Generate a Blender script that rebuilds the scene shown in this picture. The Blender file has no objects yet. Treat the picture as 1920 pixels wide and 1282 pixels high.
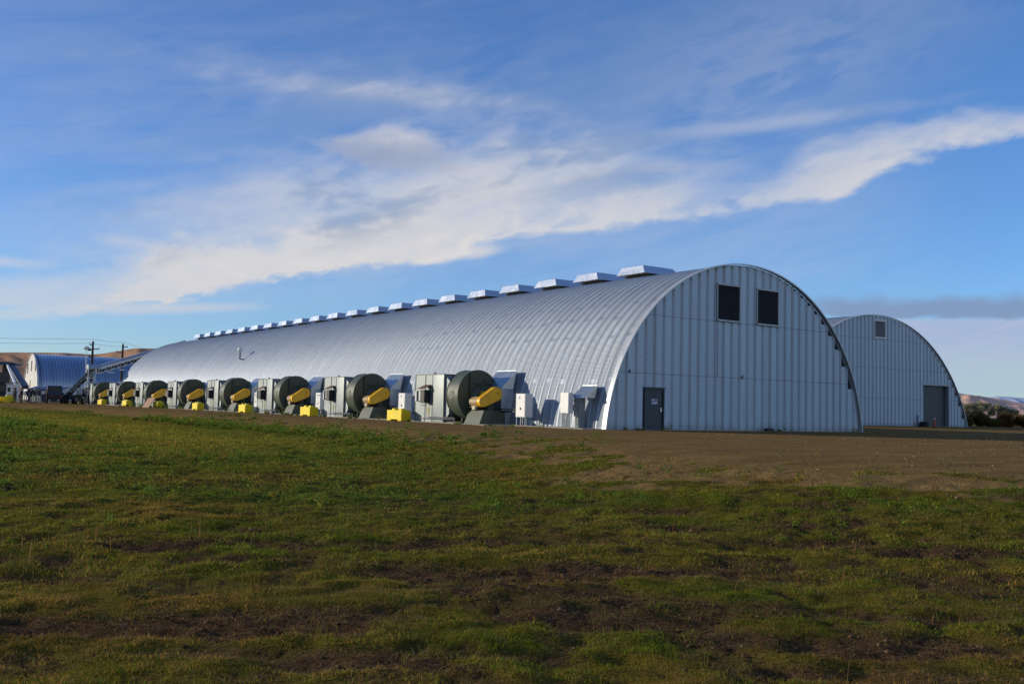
import bpy, bmesh, math, random
import numpy as np
from mathutils import Vector, Matrix
R_ = math.radians
random.seed(7); rng = np.random.default_rng(11)
S = bpy.context.scene
COL = S.collection

# ------------------------------------------------------------------ camera
cd = bpy.data.cameras.new('camera'); cam = bpy.data.objects.new('camera', cd); COL.objects.link(cam)
CR = Vector((0.82030437, -0.57139293, 0.02471578)); CF = Vector((0.56890848, 0.81964658, 0.06725056))
CU = CR.cross(CF)
cam.matrix_world = Matrix(((CR.x, CU.x, -CF.x, -29.8707), (CR.y, CU.y, -CF.y, -35.2061), (CR.z, CU.z, -CF.z, 0.9458), (0, 0, 0, 1)))
cd.sensor_width = 36; cd.lens = 34.024; cd.clip_start = 0.1; cd.clip_end = 40000
S.camera = cam

# ------------------------------------------------------------------ exposure, sun
SUN_EL, SUN_AZ = 13.0, -45.0           # degrees; azimuth clockwise from +Y
S.view_settings.view_transform = 'Standard'; S.view_settings.look = 'None'
S.view_settings.exposure = 0.0; S.view_settings.gamma = 1.0
sl = bpy.data.lights.new('sun', 'SUN'); sl.energy = 3.8; sl.angle = R_(0.53); sl.color = (1.0, 0.87, 0.66)
sun = bpy.data.objects.new('sun', sl); COL.objects.link(sun)
sd = Vector((math.sin(R_(SUN_AZ))*math.cos(R_(SUN_EL)), math.cos(R_(SUN_AZ))*math.cos(R_(SUN_EL)), math.sin(R_(SUN_EL))))
sun.rotation_euler = sd.to_track_quat('Z', 'Y').to_euler(); sun.location = (-60, 60, 40)

# ------------------------------------------------------------------ node helper
class NT:
    def __init__(s, nt): s.nt = nt; s.n = nt.nodes; s.l = nt.links
    def new(s, t, **k):
        n = s.n.new(t)
        for a, b in k.items(): setattr(n, a, b)
        return n
    def put(s, sock, v):
        if isinstance(v, V): s.l.new(v.s, sock)
        elif isinstance(v, bpy.types.NodeSocket): s.l.new(v, sock)
        elif v is not None: sock.default_value = v
    def m(s, op, a, b=None, c=None, clamp=False):
        n = s.new('ShaderNodeMath', operation=op, use_clamp=clamp)
        s.put(n.inputs[0], a)
        if b is not None: s.put(n.inputs[1], b)
        if c is not None: s.put(n.inputs[2], c)
        return V(s, n.outputs[0])
    def smooth(s, x, a, b, lo=0.0, hi=1.0):
        n = s.new('ShaderNodeMapRange', interpolation_type='SMOOTHSTEP')
        s.put(n.inputs[0], x)
        for i, v in enumerate((a, b, lo, hi)): s.put(n.inputs[i+1], v)
        return V(s, n.outputs[0])
    def lin(s, x, a, b, lo=0.0, hi=1.0):
        n = s.new('ShaderNodeMapRange'); s.put(n.inputs[0], x)
        for i, v in enumerate((a, b, lo, hi)): s.put(n.inputs[i+1], v)
        return V(s, n.outputs[0])
    def noise(s, vec, scale, detail=4, rough=.55, dist=0.0, dim='3D'):
        n = s.new('ShaderNodeTexNoise', noise_dimensions=dim)
        if vec is not None: s.put(n.inputs['Vector'], vec)
        n.inputs['Scale'].default_value = scale; n.inputs['Detail'].default_value = detail
        n.inputs['Roughness'].default_value = rough; n.inputs['Distortion'].default_value = dist
        return V(s, n.outputs[0])
    def xyz(s, vec):
        n = s.new('ShaderNodeSeparateXYZ'); s.put(n.inputs[0], vec)
        return [V(s, o) for o in n.outputs]
    def comb(s, x, y, z=0.0):
        n = s.new('ShaderNodeCombineXYZ')
        for i, v in enumerate((x, y, z)): s.put(n.inputs[i], v)
        return V(s, n.outputs[0])
    def mix(s, f, a, b, blend='MIX'):
        n = s.new('ShaderNodeMix', data_type='RGBA', blend_type=blend)
        s.put(n.inputs[0], f)
        for i, v in ((6, a), (7, b)):
            if isinstance(v, tuple) and len(v) == 3: v = v+(1,)
            s.put(n.inputs[i], v)
        return V(s, n.outputs[2])
    def curve(s, x, pts, x0, x1, y0, y1):
        n = s.new('ShaderNodeFloatCurve'); c = n.mapping.curves[0]
        pp = [((a-x0)/(x1-x0), (b-y0)/(y1-y0)) for a, b in pts]
        c.points[0].location = pp[0]; c.points[1].location = pp[-1]
        for q in pp[1:-1]: c.points.new(*q)
        n.mapping.extend = 'HORIZONTAL'; n.mapping.update()
        s.put(n.inputs['Value'], s.lin(x, x0, x1))
        return V(s, n.outputs[0])*(y1-y0)+y0
class V:
    def __init__(s, t, sock): s.t = t; s.s = sock
    def __add__(s, o): return s.t.m('ADD', s, o)
    __radd__ = __add__
    def __sub__(s, o): return s.t.m('SUBTRACT', s, o)
    def __rsub__(s, o): return s.t.m('SUBTRACT', o, s)
    def __mul__(s, o): return s.t.m('MULTIPLY', s, o)
    __rmul__ = __mul__
    def __truediv__(s, o): return s.t.m('DIVIDE', s, o)

# ------------------------------------------------------------------ world: sky + clouds by direction (azimuth, elevation)
def make_world():
    w = bpy.data.worlds.new('World'); S.world = w; w.use_nodes = True
    t = NT(w.node_tree); t.n.clear()
    sky = t.new('ShaderNodeTexSky', sky_type='NISHITA'); sky.sun_disc = False
    sky.sun_elevation = R_(SUN_EL); sky.sun_rotation = R_(SUN_AZ); sky.altitude = 300
    sky.air_density = 1.0; sky.dust_density = 0.25; sky.ozone_density = 3.0
    tc = t.new('ShaderNodeTexCoord'); x, y, z = t.xyz(tc.outputs['Generated'])
    az = t.m('ARCTAN2', x, y)*57.2958
    el = t.m('ARCSINE', z)*57.2958
    # streak coordinates: clouds drift up to the right
    ca, sa = math.cos(R_(13)), math.sin(R_(13))
    u = az*ca+el*sa; v = el*ca-az*sa
    fine = t.noise(t.comb(u*.50, v*1.1, 7.7), 1.0, 5, .55, .4)
    puff = t.noise(t.comb(az*.22, el*.55, 1.2), 1.0, 5, .5, .3)
    soft = t.noise(t.comb(u*.10, v*.40, 5.5), 1.0, 4, .5, .3)
    strk = t.noise(t.comb(u*.16, v*1.0, 9.4), 1.0, 5, .55, .5)
    low = t.curve(az, [(0, 4.0), (7, 4.2), (11, 4.6), (15.5, 5.5), (20.5, 7.1), (26, 7.9), (31, 8.5), (33, 9.4), (37.5, 10.2), (42, 10.6), (48.5, 11.6), (53, 12.0), (57, 13.7), (60, 14.2), (64, 14.6), (75, 16)], 0, 75, 0, 25)
    top = t.curve(az, [(0, 5.8), (7, 6.4), (10.5, 6.9), (13.7, 8.1), (15.6, 8.9), (18.8, 9.3), (22, 10.0), (26, 11.2), (31, 13.9), (36, 14.9), (40.5, 14.7), (45, 14.3), (49, 13.9), (51.3, 14.9), (54, 15.7), (58.5, 16.1), (63, 15.8), (75, 18)], 0, 75, 0, 25)
    inside = t.smooth(az, -12, 2)*t.smooth(az, 92, 76)
    e1 = el+(puff-.5)*2.3+(fine-.5)*.9
    e1 = e1+(t.noise(t.comb(az*1.1, el*2.0, 4.4), 1.0, 4, .55, .2)-.5)*.9*t.smooth(az, 36, 24)
    bandA = t.smooth(e1-low, -.15, .55)*t.smooth(top-e1, t.lin(t.smooth(az, 50, 46)*t.smooth(az, 17, 22), 0, 1, -.5, -1.6), t.lin(t.smooth(az, 50, 46)*t.smooth(az, 17, 22), 0, 1, .9, 2.2))
    hole = t.smooth(soft+(fine-.5)*.35, .34, .56)
    dens = t.curve(az, [(0, .58), (9, .55), (13, .72), (15, .88), (20, .84), (26, .80), (32, .78), (40, .80), (45, .68), (48.5, .55), (51.5, .72), (57, .80), (63, .74), (75, .5)], 0, 75, 0, 1)
    fringe = t.smooth(e1-low, -.1, .4)*t.smooth(e1-low, 2.4, .6)*t.smooth(az, 10, 15)*t.smooth(az, 36, 31)
    A = t.m('MINIMUM', bandA*t.lin(hole, 0, 1, .60, 1.05)*dens*inside+fringe*t.smooth(puff+(fine-.5)*.5, .36, .56)*.45, .97)
    def blob(a0, e0, ra, re, tilt, soft_=(1.0, .25), wob=1.0):
        c, s_ = math.cos(R_(tilt)), math.sin(R_(tilt))
        da = az-a0; de = el-e0
        p = (da*c+de*s_)/ra; q = (de*c-da*s_)/re
        d = t.m('SQRT', p*p+q*q)+(puff-.5)*1.0*wob+(fine-.5)*.55*wob
        return t.smooth(d, soft_[0], soft_[1])
    B = blob(27.4, 14.75, 4.3, 1.5, 3, (1.15, .45), 1.5)*t.lin(fine, .3, .7, .6, .9)
    C = blob(27.5, 17.95, 9.5, .62, -1, (1.5, .0), .8)*.42
    Cc = blob(26, 17.6, 11, 1.6, -2, (1.5, .0))*.22
    D = blob(19, 11.4, 8, 1.9, 20, (1.6, .1))*t.lin(soft, .35, .6, .4, 1)*.42
    Dd = blob(30, 12.0, 11, 3.0, 14, (1.5, .2))*.50
    Ee = blob(49, 19.0, 15, 4.5, 25, (1.7, .0))*t.lin(t.smooth(soft+(fine-.5)*.6, .40, .68), 0, 1, .12, 1)*.30
    Eg = blob(50, 16.4, 8, .4, 4, (1.6, .0), .6)*.32
    veil = t.smooth(el, 2.0, 9.0)*t.smooth(el, 30, 14)*t.lin(soft+(strk-.5)*.6, .34, .65, .02, .18)*t.smooth(az, 62, 50)*inside
    veil2 = blob(20, 9.8, 14, 3.6, 16, (1.5, .1), .8)*.26
    puffs = blob(17, 7.3, 4.4, 1.35, 14, (1.0, .62), 1.5)*.9
    puffs2 = blob(25, 9.3, 6.5, 1.4, 10, (1.05, .6), 1.5)*.85
    F1 = blob(6.5, 6.95, 2.4, .30, 0, (1.6, .2), .7)*.45
    F2 = blob(12.8, 8.5, 2.0, .35, -4, (1.6, .2), .7)*.35
    F3 = blob(14.5, 5.0, 5.0, .32, 4, (1.5, .2), .7)*.6
    F4 = blob(7.2, 4.2, 2.6, .28, 2, (1.6, .2), .7)*.45
    F5 = blob(29.6, 8.5, 1.3, .22, 2, (1.5, .3), .7)*.8
    F6 = blob(32.4, 9.1, 1.6, .38, 8, (1.5, .3), .7)*.8
    def over(a, b): return a+b-a*b
    whites = A
    for q in (veil, veil2, puffs, puffs2, C, Cc, D, Dd, Ee, Eg, F1, F2, F3, F4, F5, F6): whites = over(whites, q)
    # general thin cloud behind the camera's back
    back = t.smooth(t.noise(tc.outputs['Generated'], 2.6, 6, .6, .5), .48, .75)*t.smooth(el, 3, 14)*(1.0-t.smooth(az, -20, 0)*t.smooth(az, 95, 75))*.25
    whites = over(whites, back)
    # low grey bank on the right with a pale layer beneath
    e2 = el+(puff-.5)*1.5+(fine-.5)*.6
    bank = t.smooth(e2, 5.2, 5.55)*t.smooth(e2, 6.95, 6.0)*t.smooth(az, 49.5, 54)*t.smooth(az, 105, 85)
    layer = t.smooth(el, 5.6, 5.1)*t.smooth(el, .4, 1.9)*t.smooth(az, 45, 53)*t.smooth(az, 110, 90)
    # colours
    shade = t.smooth((el-low)/(t.m('MAXIMUM', top-low, .6)), .15, .85)      # lit fringe below, grey core above
    grey = t.m('MAXIMUM', t.smooth(soft+(fine-.5)*.3, .44, .62), blob(39.5, 12.9, 5.5, 1.1, 10, (1.3, .3)))*shade
    ccol = t.mix(grey*.9*(1.0-t.smooth(az, 22, 14)*.45), (.66, .66, .69), (.36, .43, .56))
    ccol = t.mix(t.smooth(fine, .40, .7)*(1.0-shade)*.35, ccol, (.80, .76, .72))
    low_fade = t.smooth(el, 9, 3)
    ccol = t.mix(low_fade*.35, ccol, (.56, .58, .64))
    bg = t.new('ShaderNodeBackground'); bal = t.mix(t.smooth(az, 0, 60), (1.0, 1.24, 1.75), (1.24, 1.66, 2.32))      # daylight white balance of the camera
    t.put(bg.inputs[0], t.mix(1.0, V(t, sky.outputs[0]), bal, 'MULTIPLY')); bg.inputs[1].default_value = SKY_K
    def over_shader(prev, dens_, col, k=1.0):
        b = t.new('ShaderNodeBackground')
        if isinstance(col, tuple): col = col+(1,)
        t.put(b.inputs[0], col); b.inputs[1].default_value = k
        mx = t.new('ShaderNodeMixShader'); t.put(mx.inputs[0], dens_)
        t.l.new(prev, mx.inputs[1]); t.l.new(b.outputs[0], mx.inputs[2])
        return mx.outputs[0]
    o = over_shader(bg.outputs[0], whites*t.smooth(z, 0.0, .03), ccol, 1.0)
    fill_bank = t.smooth(t.noise(tc.outputs['Generated'], 2.2, 5, .55, .3), .34, .58)*t.smooth(el, 4, 12)*t.smooth(el, 44, 24)*t.smooth(az*t.m('SIGN', az), 100, 135)  # unseen cloud bank added behind the camera to brighten shaded faces
    o = over_shader(o, fill_bank*.9, (.60, .60, .62))
    o = over_shader(o, B, t.mix(t.smooth(el+(fine-.5)*1.5, 14.2, 16.2), (.36, .40, .52), (.58, .59, .66)))
    lay = t.mix(t.smooth(el+(strk-.5)*1.5, 1.7, 4.9), (.43, .55, .64), t.mix(t.smooth(strk, .35, .65), (.38, .46, .66), (.45, .49, .66)))
    o = over_shader(o, layer*.88, lay)
    o = over_shader(o, bank*.85, (.225, .30, .47))
    out = t.new('ShaderNodeOutputWorld'); t.l.new(o, out.inputs[0])
SKY_K = 0.085
make_world()

# ------------------------------------------------------------------ object helpers
def obj(name, me, mat=None, parent=None):
    if isinstance(me, MB): me = me.mesh(name)
    if len(me.polygons) < 20000 and me.users == 0: me.set_sharp_from_angle(angle=R_(32))
    o = bpy.data.objects.new(name, me); COL.objects.link(o)
    if mat is not None and not me.materials:
        for m_ in (mat if isinstance(mat, (list, tuple)) else [mat]): me.materials.append(m_)
    if parent: o.parent = parent
    return o
def tag(o, label=None, cat=None, group=None, kind=None):
    if label: o['label'] = label
    if cat: o['category'] = cat
    if group: o['group'] = group
    if kind: o['kind'] = kind
    return o
def empty(name, loc, rz=0.0, label=None, cat=None, group=None):
    o = bpy.data.objects.new(name, None); COL.objects.link(o); o.location = loc; o.rotation_euler = (0, 0, rz)
    o.empty_display_size = .3
    return tag(o, label, cat, group)
def copy_tree(o, parent=None):
    c = o.copy(); COL.objects.link(c)
    if parent: c.parent = parent
    for ch in list(o.children): copy_tree(ch, c)
    return c
class MB:
    def __init__(s): s.v = []; s.f = []; s.mi = []; s.sm = []
    def add(s, vs, fs, mi=0, smooth=False, M=None):
        b = len(s.v)
        s.v += [tuple(M @ Vector(p)) if M is not None else tuple(p) for p in vs]
        for f in fs: s.f.append([b+i for i in f]); s.mi.append(mi); s.sm.append(smooth)
        return s
    def box(s, x0, x1, y0, y1, z0, z1, mi=0, M=None):
        vs = [(x, y, z) for z in (z0, z1) for y in (y0, y1) for x in (x0, x1)]
        return s.add(vs, [(0, 2, 3, 1), (4, 5, 7, 6), (0, 1, 5, 4), (2, 6, 7, 3), (0, 4, 6, 2), (1, 3, 7, 5)], mi, M=M)
    def hexa(s, vs, mi=0, M=None):   # 8 corners, same order as box
        return s.add(vs, [(0, 2, 3, 1), (4, 5, 7, 6), (0, 1, 5, 4), (2, 6, 7, 3), (0, 4, 6, 2), (1, 3, 7, 5)], mi, M=M)
    def prism(s, poly, y0, y1, mi=0, axis='y', smooth=False, M=None):  # poly in (x,z)
        n = len(poly)
        if axis == 'y': vs = [(a, y0, b) for a, b in poly]+[(a, y1, b) for a, b in poly]
        elif axis == 'x': vs = [(y0, a, b) for a, b in poly]+[(y1, a, b) for a, b in poly]
        else: vs = [(a, b, y0) for a, b in poly]+[(a, b, y1) for a, b in poly]
        s.add(vs, [tuple(range(n)), tuple(range(2*n-1, n-1, -1))], mi, False, M)
        b0 = len(s.v)-2*n
        for i in range(n):
            j = (i+1) % n
            s.f.append([b0+i, b0+n+i, b0+n+j, b0+j]); s.mi.append(mi); s.sm.append(smooth)
        return s
    def tube(s, a, b, r, r2=None, n=10, mi=0, smooth=True, caps=True):
        a = Vector(a); b = Vector(b); r2 = r if r2 is None else r2
        d = (b-a).normalized(); x = d.orthogonal().normalized(); y = d.cross(x)
        vs = []
        for p, rr in ((a, r), (b, r2)):
            for i in range(n):
                t = 2*math.pi*i/n; vs.append(tuple(p+x*rr*math.cos(t)+y*rr*math.sin(t)))
        b0 = len(s.v); s.v += vs
        for i in range(n):
            j = (i+1) % n; s.f.append([b0+i, b0+j, b0+n+j, b0+n+i]); s.mi.append(mi); s.sm.append(smooth)
        if caps:
            s.f.append([b0+i for i in range(n)][::-1]); s.f.append([b0+n+i for i in range(n)]); s.mi += [mi]*2; s.sm += [False]*2
        return s
    def path(s, pts, r, n=6, mi=0):
        for a, b in zip(pts[:-1], pts[1:]): s.tube(a, b, r, n=n, mi=mi)
        return s
    def ball(s, c, r, sz=(1, 1, 1), nu=12, nv=8, mi=0):
        vs = []; fs = []
        for j in range(nv+1):
            ph = math.pi*j/nv
            for i in range(nu):
                th = 2*math.pi*i/nu
                vs.append((c[0]+r*sz[0]*math.sin(ph)*math.cos(th), c[1]+r*sz[1]*math.sin(ph)*math.sin(th), c[2]+r*sz[2]*math.cos(ph)))
        for j in range(nv):
            for i in range(nu):
                k = (i+1) % nu; fs.append((j*nu+i, (j+1)*nu+i, (j+1)*nu+k, j*nu+k))
        return s.add(vs, fs, mi, True)
    def bar(s, a, b, w, h, mi=0):        # rectangular bar, w horizontal, h vertical-ish
        a = Vector(a); b = Vector(b); d = (b-a).normalized()
        side = d.cross(Vector((0, 0, 1)))
        side = Vector((1, 0, 0)) if side.length < 1e-4 else side.normalized()
        up = side.cross(d).normalized()
        vs = [tuple(p+side*sx*w/2+up*sz*h/2) for sz in (-1, 1) for p in (a, b) for sx in (-1, 1)]
        return s.hexa(vs, mi)
    def mesh(s, name):
        me = bpy.data.meshes.new(name); me.from_pydata(s.v, [], s.f)
        me.polygons.foreach_set('material_index', s.mi); me.polygons.foreach_set('use_smooth', s.sm)
        me.update(); return me
def fix_normals(me):
    bm = bmesh.new(); bm.from_mesh(me); bmesh.ops.recalc_face_normals(bm, faces=bm.faces); bm.to_mesh(me); bm.free(); return me
def bevel(o, w=.01, seg=1):
    m_ = o.modifiers.new('bevel', 'BEVEL'); m_.width = w; m_.segments = seg; m_.limit_method = 'ANGLE'; m_.angle_limit = R_(40)
    return o
def np_mesh(name, verts, faces, smooth=False, col=None, mat=None, mats=None):
    me = bpy.data.meshes.new(name); nv = len(verts); nf, k = faces.shape
    me.vertices.add(nv); me.vertices.foreach_set('co', verts.astype(np.float32).ravel())
    me.loops.add(nf*k); me.loops.foreach_set('vertex_index', faces.astype(np.int32).ravel())
    me.polygons.add(nf); me.polygons.foreach_set('loop_start', np.arange(0, nf*k, k, dtype=np.int32))
    me.polygons.foreach_set('loop_total', np.full(nf, k, dtype=np.int32))
    if smooth: me.polygons.foreach_set('use_smooth', np.ones(nf, bool))
    me.update(calc_edges=True)
    if col is not None:
        a = me.color_attributes.new('col', 'FLOAT_COLOR', 'POINT')
        c = np.ones((nv, 4), np.float32); c[:, :col.shape[1]] = col; a.data.foreach_set('color', c.ravel())
    if mats is not None: me.polygons.foreach_set('material_index', mats.astype(np.int32))
    if mat is not None: me.materials.append(mat)
    return me

# ------------------------------------------------------------------ materials
MATS = {}
def mat(name, col, rough=.6, metal=0.0, var=.12, nscale=6.0, bump=0.0, bscale=30.0, dirt=None, spec=.5):
    if name in MATS: return MATS[name]
    m_ = bpy.data.materials.new(name); m_.use_nodes = True; t = NT(m_.node_tree)
    b = t.n['Principled BSDF']; tc = t.new('ShaderNodeTexCoord').outputs['Object']
    oi = t.new('ShaderNodeObjectInfo'); va = t.new('ShaderNodeVectorMath', operation='ADD'); t.l.new(tc, va.inputs[0])
    rr_ = V(t, oi.outputs['Random'])*37.0; t.put(va.inputs[1], t.comb(rr_, rr_*1.7, rr_*.6)); tc = va.outputs[0]
    n = t.noise(tc, nscale, 5, .6)
    c = t.mix(t.lin(n, .3, .7), tuple(x*(1-var) for x in col), tuple(min(1, x*(1+var)) for x in col))
    c = t.mix(V(t, oi.outputs['Random'])*var*.8, c, tuple(x*.6 for x in col))
    if dirt:
        dn = t.smooth(t.noise(tc, nscale*.35, 6, .65), .5, .72)
        c = t.mix(dn*dirt[1], c, dirt[0])
    t.put(b.inputs['Base Color'], c); b.inputs['Metallic'].default_value = metal
    t.put(b.inputs['Roughness'], t.lin(n, .3, .7, rough*.85, min(1, rough*1.15)))
    b.inputs['Specular IOR Level'].default_value = spec
    if bump:
        bp = t.new('ShaderNodeBump'); bp.inputs['Strength'].default_value = bump; bp.inputs['Distance'].default_value = .02
        t.put(bp.inputs['Height'], t.noise(tc, bscale, 4, .6)); t.l.new(bp.outputs[0], b.inputs['Normal'])
    MATS[name] = m_; return m_
M_green = mat('dark_green_paint', (.070, .090, .060), .5, 0, .15, 1.5, dirt=((.08, .08, .06), .35))
M_green_rim = M_green
M_yellow = mat('yellow_guard_paint', (.92, .50, .012), .4, 0, .08, 3, dirt=((.35, .2, .05), .25))
M_block = mat('yellow_block_paint', (.92, .70, .006), .6, 0, .10, 4, .3, 25, dirt=((.45, .33, .03), .3))
M_tan = mat('motor_tan_paint', (.42, .30, .17), .5, 0, .15, 8)
M_galv = mat('galvanised_sheet', (.26, .30, .31), .5, .3, .16, 3.5, dirt=((.33, .34, .31), .4))
M_galv_d = mat('galvanised_dull', (.33, .36, .38), .5, .4, .14, 4)
M_seam = mat('seam_dark', (.035, .04, .05), .6)
M_white = mat('white_enamel', (.80, .80, .79), .4, 0, .05, 2, dirt=((.5, .48, .42), .2))
M_dark = mat('dark_steel', (.03, .032, .035), .55, .3, .2)
M_rust = mat('rusty_brown_steel', (.16, .075, .045), .75, 0, .3, 8)
M_conc = mat('concrete', (.36, .33, .28), .9, 0, .15, 2, .4, 12, dirt=((.16, .13, .1), .6))
M_pipe = mat('conduit_grey', (.30, .31, .31), .4, .6)
M_vent = mat('vent_sheet', (.66, .71, .74), .30, .75, .05, 2)
M_cheek = mat('cheek_painted_light', (.80, .80, .74), .5, 0, .08, 3)  # light on the hood cheeks, painted in as a paler sheet colour
M_hood = mat('hood_sheet', (.44, .49, .52), .34, .7, .12, 2)
M_ventdark = mat('vent_curb_brown', (.07, .05, .035), .7)
M_door = mat('door_blue_grey_paint', (.030, .042, .058), .45, 0, .1, 2)
M_roll = mat('roller_door_grey', (.045, .052, .065), .5, 0, .1, 2)
M_louv = mat('louver_dark', (.012, .013, .016), .5, 0, .2)
M_slat = mat('slat_black', (.035, .038, .046), .4, .2, .2)
M_frame = mat('window_frame_metal', (.34, .36, .38), .45, .4)
M_wood = mat('creosoted_pole_wood', (.045, .028, .02), .9, 0, .3, 5)
M_oldwood = mat('weathered_board', (.10, .09, .08), .9, 0, .35, 2.5)
M_ply = mat('brown_board', (.34, .19, .12), .8, 0, .15, 3)
M_red = mat('orange_red_plastic', (.62, .06, .03), .5)
M_blue = mat('blue_paint', (.014, .032, .075), .4, 0, .1, 2)
M_bluemetal = mat('blue_grey_sheet', (.36, .42, .48), .4, .3, .1)
M_troughdk = mat('dull_blue_steel', (.05, .07, .11), .6, .2, .1)
M_tyre = mat('black_rubber', (.015, .015, .016), .85)
M_glass = mat('dark_glass', (.02, .025, .03), .12, 0, .1)
M_yst = mat('yellow_spray', (.42, .42, .24), .8, 0, .1, 3)
M_stone = mat('pebble', (.26, .23, .19), .9, 0, .3, 9)

def sheet_metal(name, base, crimp=0.0, seam_z=None, blue=0.0, metal=.55, rough=.42, vseam=None):
    """ribbed arch or wall panels. UV: u = metres across ribs, v = metres along the sheet"""
    m_ = bpy.data.materials.new(name); m_.use_nodes = True; t = NT(m_.node_tree); b = t.n['Principled BSDF']
    uv = t.new('ShaderNodeUVMap'); uv.uv_map = 'UVMap'
    u, v, _ = t.xyz(uv.outputs[0])
    tc = t.new('ShaderNodeTexCoord').outputs['Object']
    idx = t.m('FLOOR', u/0.61); wn = t.new('ShaderNodeTexWhiteNoise', noise_dimensions='1D'); t.put(wn.inputs['W'], idx)
    pv = V(t, wn.outputs[0])
    n = t.noise(tc, .9, 6, .65); n2 = t.noise(t.comb(u*2.5, v*.35, 0), 1.0, 5, .6)
    k = .90+pv*.12+(n-.5)*.18+(n2-.5)*.18
    br = t.new('ShaderNodeCombineColor')
    for i in range(3): t.put(br.inputs[i], k*base[i])
    c = V(t, br.outputs[0])
    h = None; rg = rough+(n-.5)*.2
    if crimp:
        fr_ = t.m('FRACT', (u-.12)/.61); rib = t.smooth(fr_, .79, .83)*t.smooth(fr_, 1.0, .96)
        c = t.mix(rib*.6, c, tuple(min(1, x*1.45) for x in base))  # sheen on the smooth rib crests painted in as a lighter tone
        # staggered splices every few metres along each arch panel: flat, duller
        ph = t.m('FRACT', (v+pv*0.35+t.m('MODULO', idx, 2.0)*1.25)/2.55)
        sp = t.smooth(ph, .02, .035)*t.smooth(ph, .115, .10)*t.m('GREATER_THAN', pv, .3)
        c = t.mix(sp*.03, c, tuple(x*.55 for x in base))
        wv = t.m('SINE', v*(2*math.pi/.075))
        h = wv*(1.0-sp*.6)*(1.0-rib)*.5*crimp*t.smooth(u, 62, 14, .18, 1.0)+t.noise(tc, 1.3, 3, .5)*.06
    else:
        h = t.noise(tc, 2.0, 3, .5)*.6
    if seam_z:
        for z0 in seam_z:
            d = t.m('ABSOLUTE', v-z0+(pv-.5)*.03)
            line = t.smooth(d, .035, .012)
            c = t.mix(line*.40, c, (.03, .035, .045))
        # bolt rows on rib edges
        fu = t.m('FRACT', u/.61); fv = t.m('FRACT', v/.30)
        bolt = t.smooth(t.m('ABSOLUTE', fu-.07), .045, .02)*t.smooth(t.m('ABSOLUTE', fv-.5), .16, .08)
        c = t.mix(bolt*.5, c, (.04, .045, .055))
        # grime low down and streaks
        gr = t.smooth(v+(n-.5)*.8, .5, -.1)
        c = t.mix(gr*.45, c, (.12, .10, .085))
        st = t.smooth(t.noise(t.comb(u*6, v*.25, 4), 1, 4, .6), .56, .8)
        c = t.mix(st*.25, c, (.13, .13, .14))
    if vseam:
        for (uu, v0, v1) in vseam:
            line = t.smooth(t.m('ABSOLUTE', u-uu), .03, .014)*t.m('GREATER_THAN', v, v0)*t.m('LESS_THAN', v, v1)
            c = t.mix(line*.75, c, (.02, .025, .03))
    t.put(b.inputs['Base Color'], c); b.inputs['Metallic'].default_value = metal
    t.put(b.inputs['Roughness'], rg)
    bp = t.new('ShaderNodeBump'); bp.inputs['Strength'].default_value = .7; bp.inputs['Distance'].default_value = .022 if crimp else .012
    t.put(bp.inputs['Height'], h); t.l.new(bp.outputs[0], b.inputs['Normal'])
    return m_
M_roof = sheet_metal('arch_panels', (.31, .36, .42), crimp=1.0, metal=.42, rough=.55)
M_wall = sheet_metal('end_wall_panels', (.40, .48, .57), seam_z=(2.77, 5.68), vseam=((7.41, 2.77, 5.68),), metal=.4, rough=.5)
M_wall2 = sheet_metal('end_wall_panels_second', (.39, .47, .56), seam_z=(2.77, 5.8, 8.7), metal=.4, rough=.5)
M_wallw = sheet_metal('end_wall_white', (.95, .93, .86), seam_z=(2.77,), metal=.0, rough=.55)
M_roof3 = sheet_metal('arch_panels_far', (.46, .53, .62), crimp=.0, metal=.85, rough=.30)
M_trim = mat('arch_trim', (.50, .53, .56), .45, .3, .06, 2)

# ------------------------------------------------------------------ noise in numpy
def vnoise(x, y, seed=0):
    xi = np.floor(x).astype(np.int64); yi = np.floor(y).astype(np.int64); fx = x-xi; fy = y-yi
    fx = fx*fx*(3-2*fx); fy = fy*fy*(3-2*fy)
    def h(a, b):
        n = (a*374761393+b*668265263+seed*974711) & 0xffffffff
        n = ((n ^ (n >> 13))*1274126177) & 0xffffffff
        return ((n ^ (n >> 16)) & 0xffff)/65535.0
    return (h(xi, yi)*(1-fx)+h(xi+1, yi)*fx)*(1-fy)+(h(xi, yi+1)*(1-fx)+h(xi+1, yi+1)*fx)*fy
def fbm(x, y, o=4, seed=0, g=.5):
    s = 0; a = 1; tot = 0
    for i in range(o): s = s+a*vnoise(x*2**i+17.3*i, y*2**i-9.1*i, seed+i); tot += a; a *= g
    return s/tot
def sstep(x, a, b):
    t = np.clip((x-a)/(b-a), 0, 1); return t*t*(3-2*t)

# ------------------------------------------------------------------ ground
EDGE = np.array([(-30, 400), (-17, 110), (-11.5, 60), (-10.3, 43), (-9.8, 25), (-9.4, 10), (-9.7, 1.5), (-11.3, -8), (-13.0, -16), (-14.3, -21.5), (-14.6, -25), (-13.2, -28.5), (-9, -33), (0, -39), (20, -48), (60, -62), (400, -160)], float)
def sdist(x, y):
    """distance from the gravel edge, positive on the field side"""
    best = np.full(x.shape, 1e9); sgn = np.zeros(x.shape)
    for a, b in zip(EDGE[:-1], EDGE[1:]):
        d = b-a; L = d@d
        t = np.clip(((x-a[0])*d[0]+(y-a[1])*d[1])/L, 0, 1)
        px = a[0]+t*d[0]; py = a[1]+t*d[1]; dd = np.hypot(x-px, y-py)
        cr = d[0]*(y-a[1])-d[1]*(x-a[0])
        m_ = dd < best; best = np.where(m_, dd, best); sgn = np.where(m_, np.sign(-cr), sgn)
    return best*sgn
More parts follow.
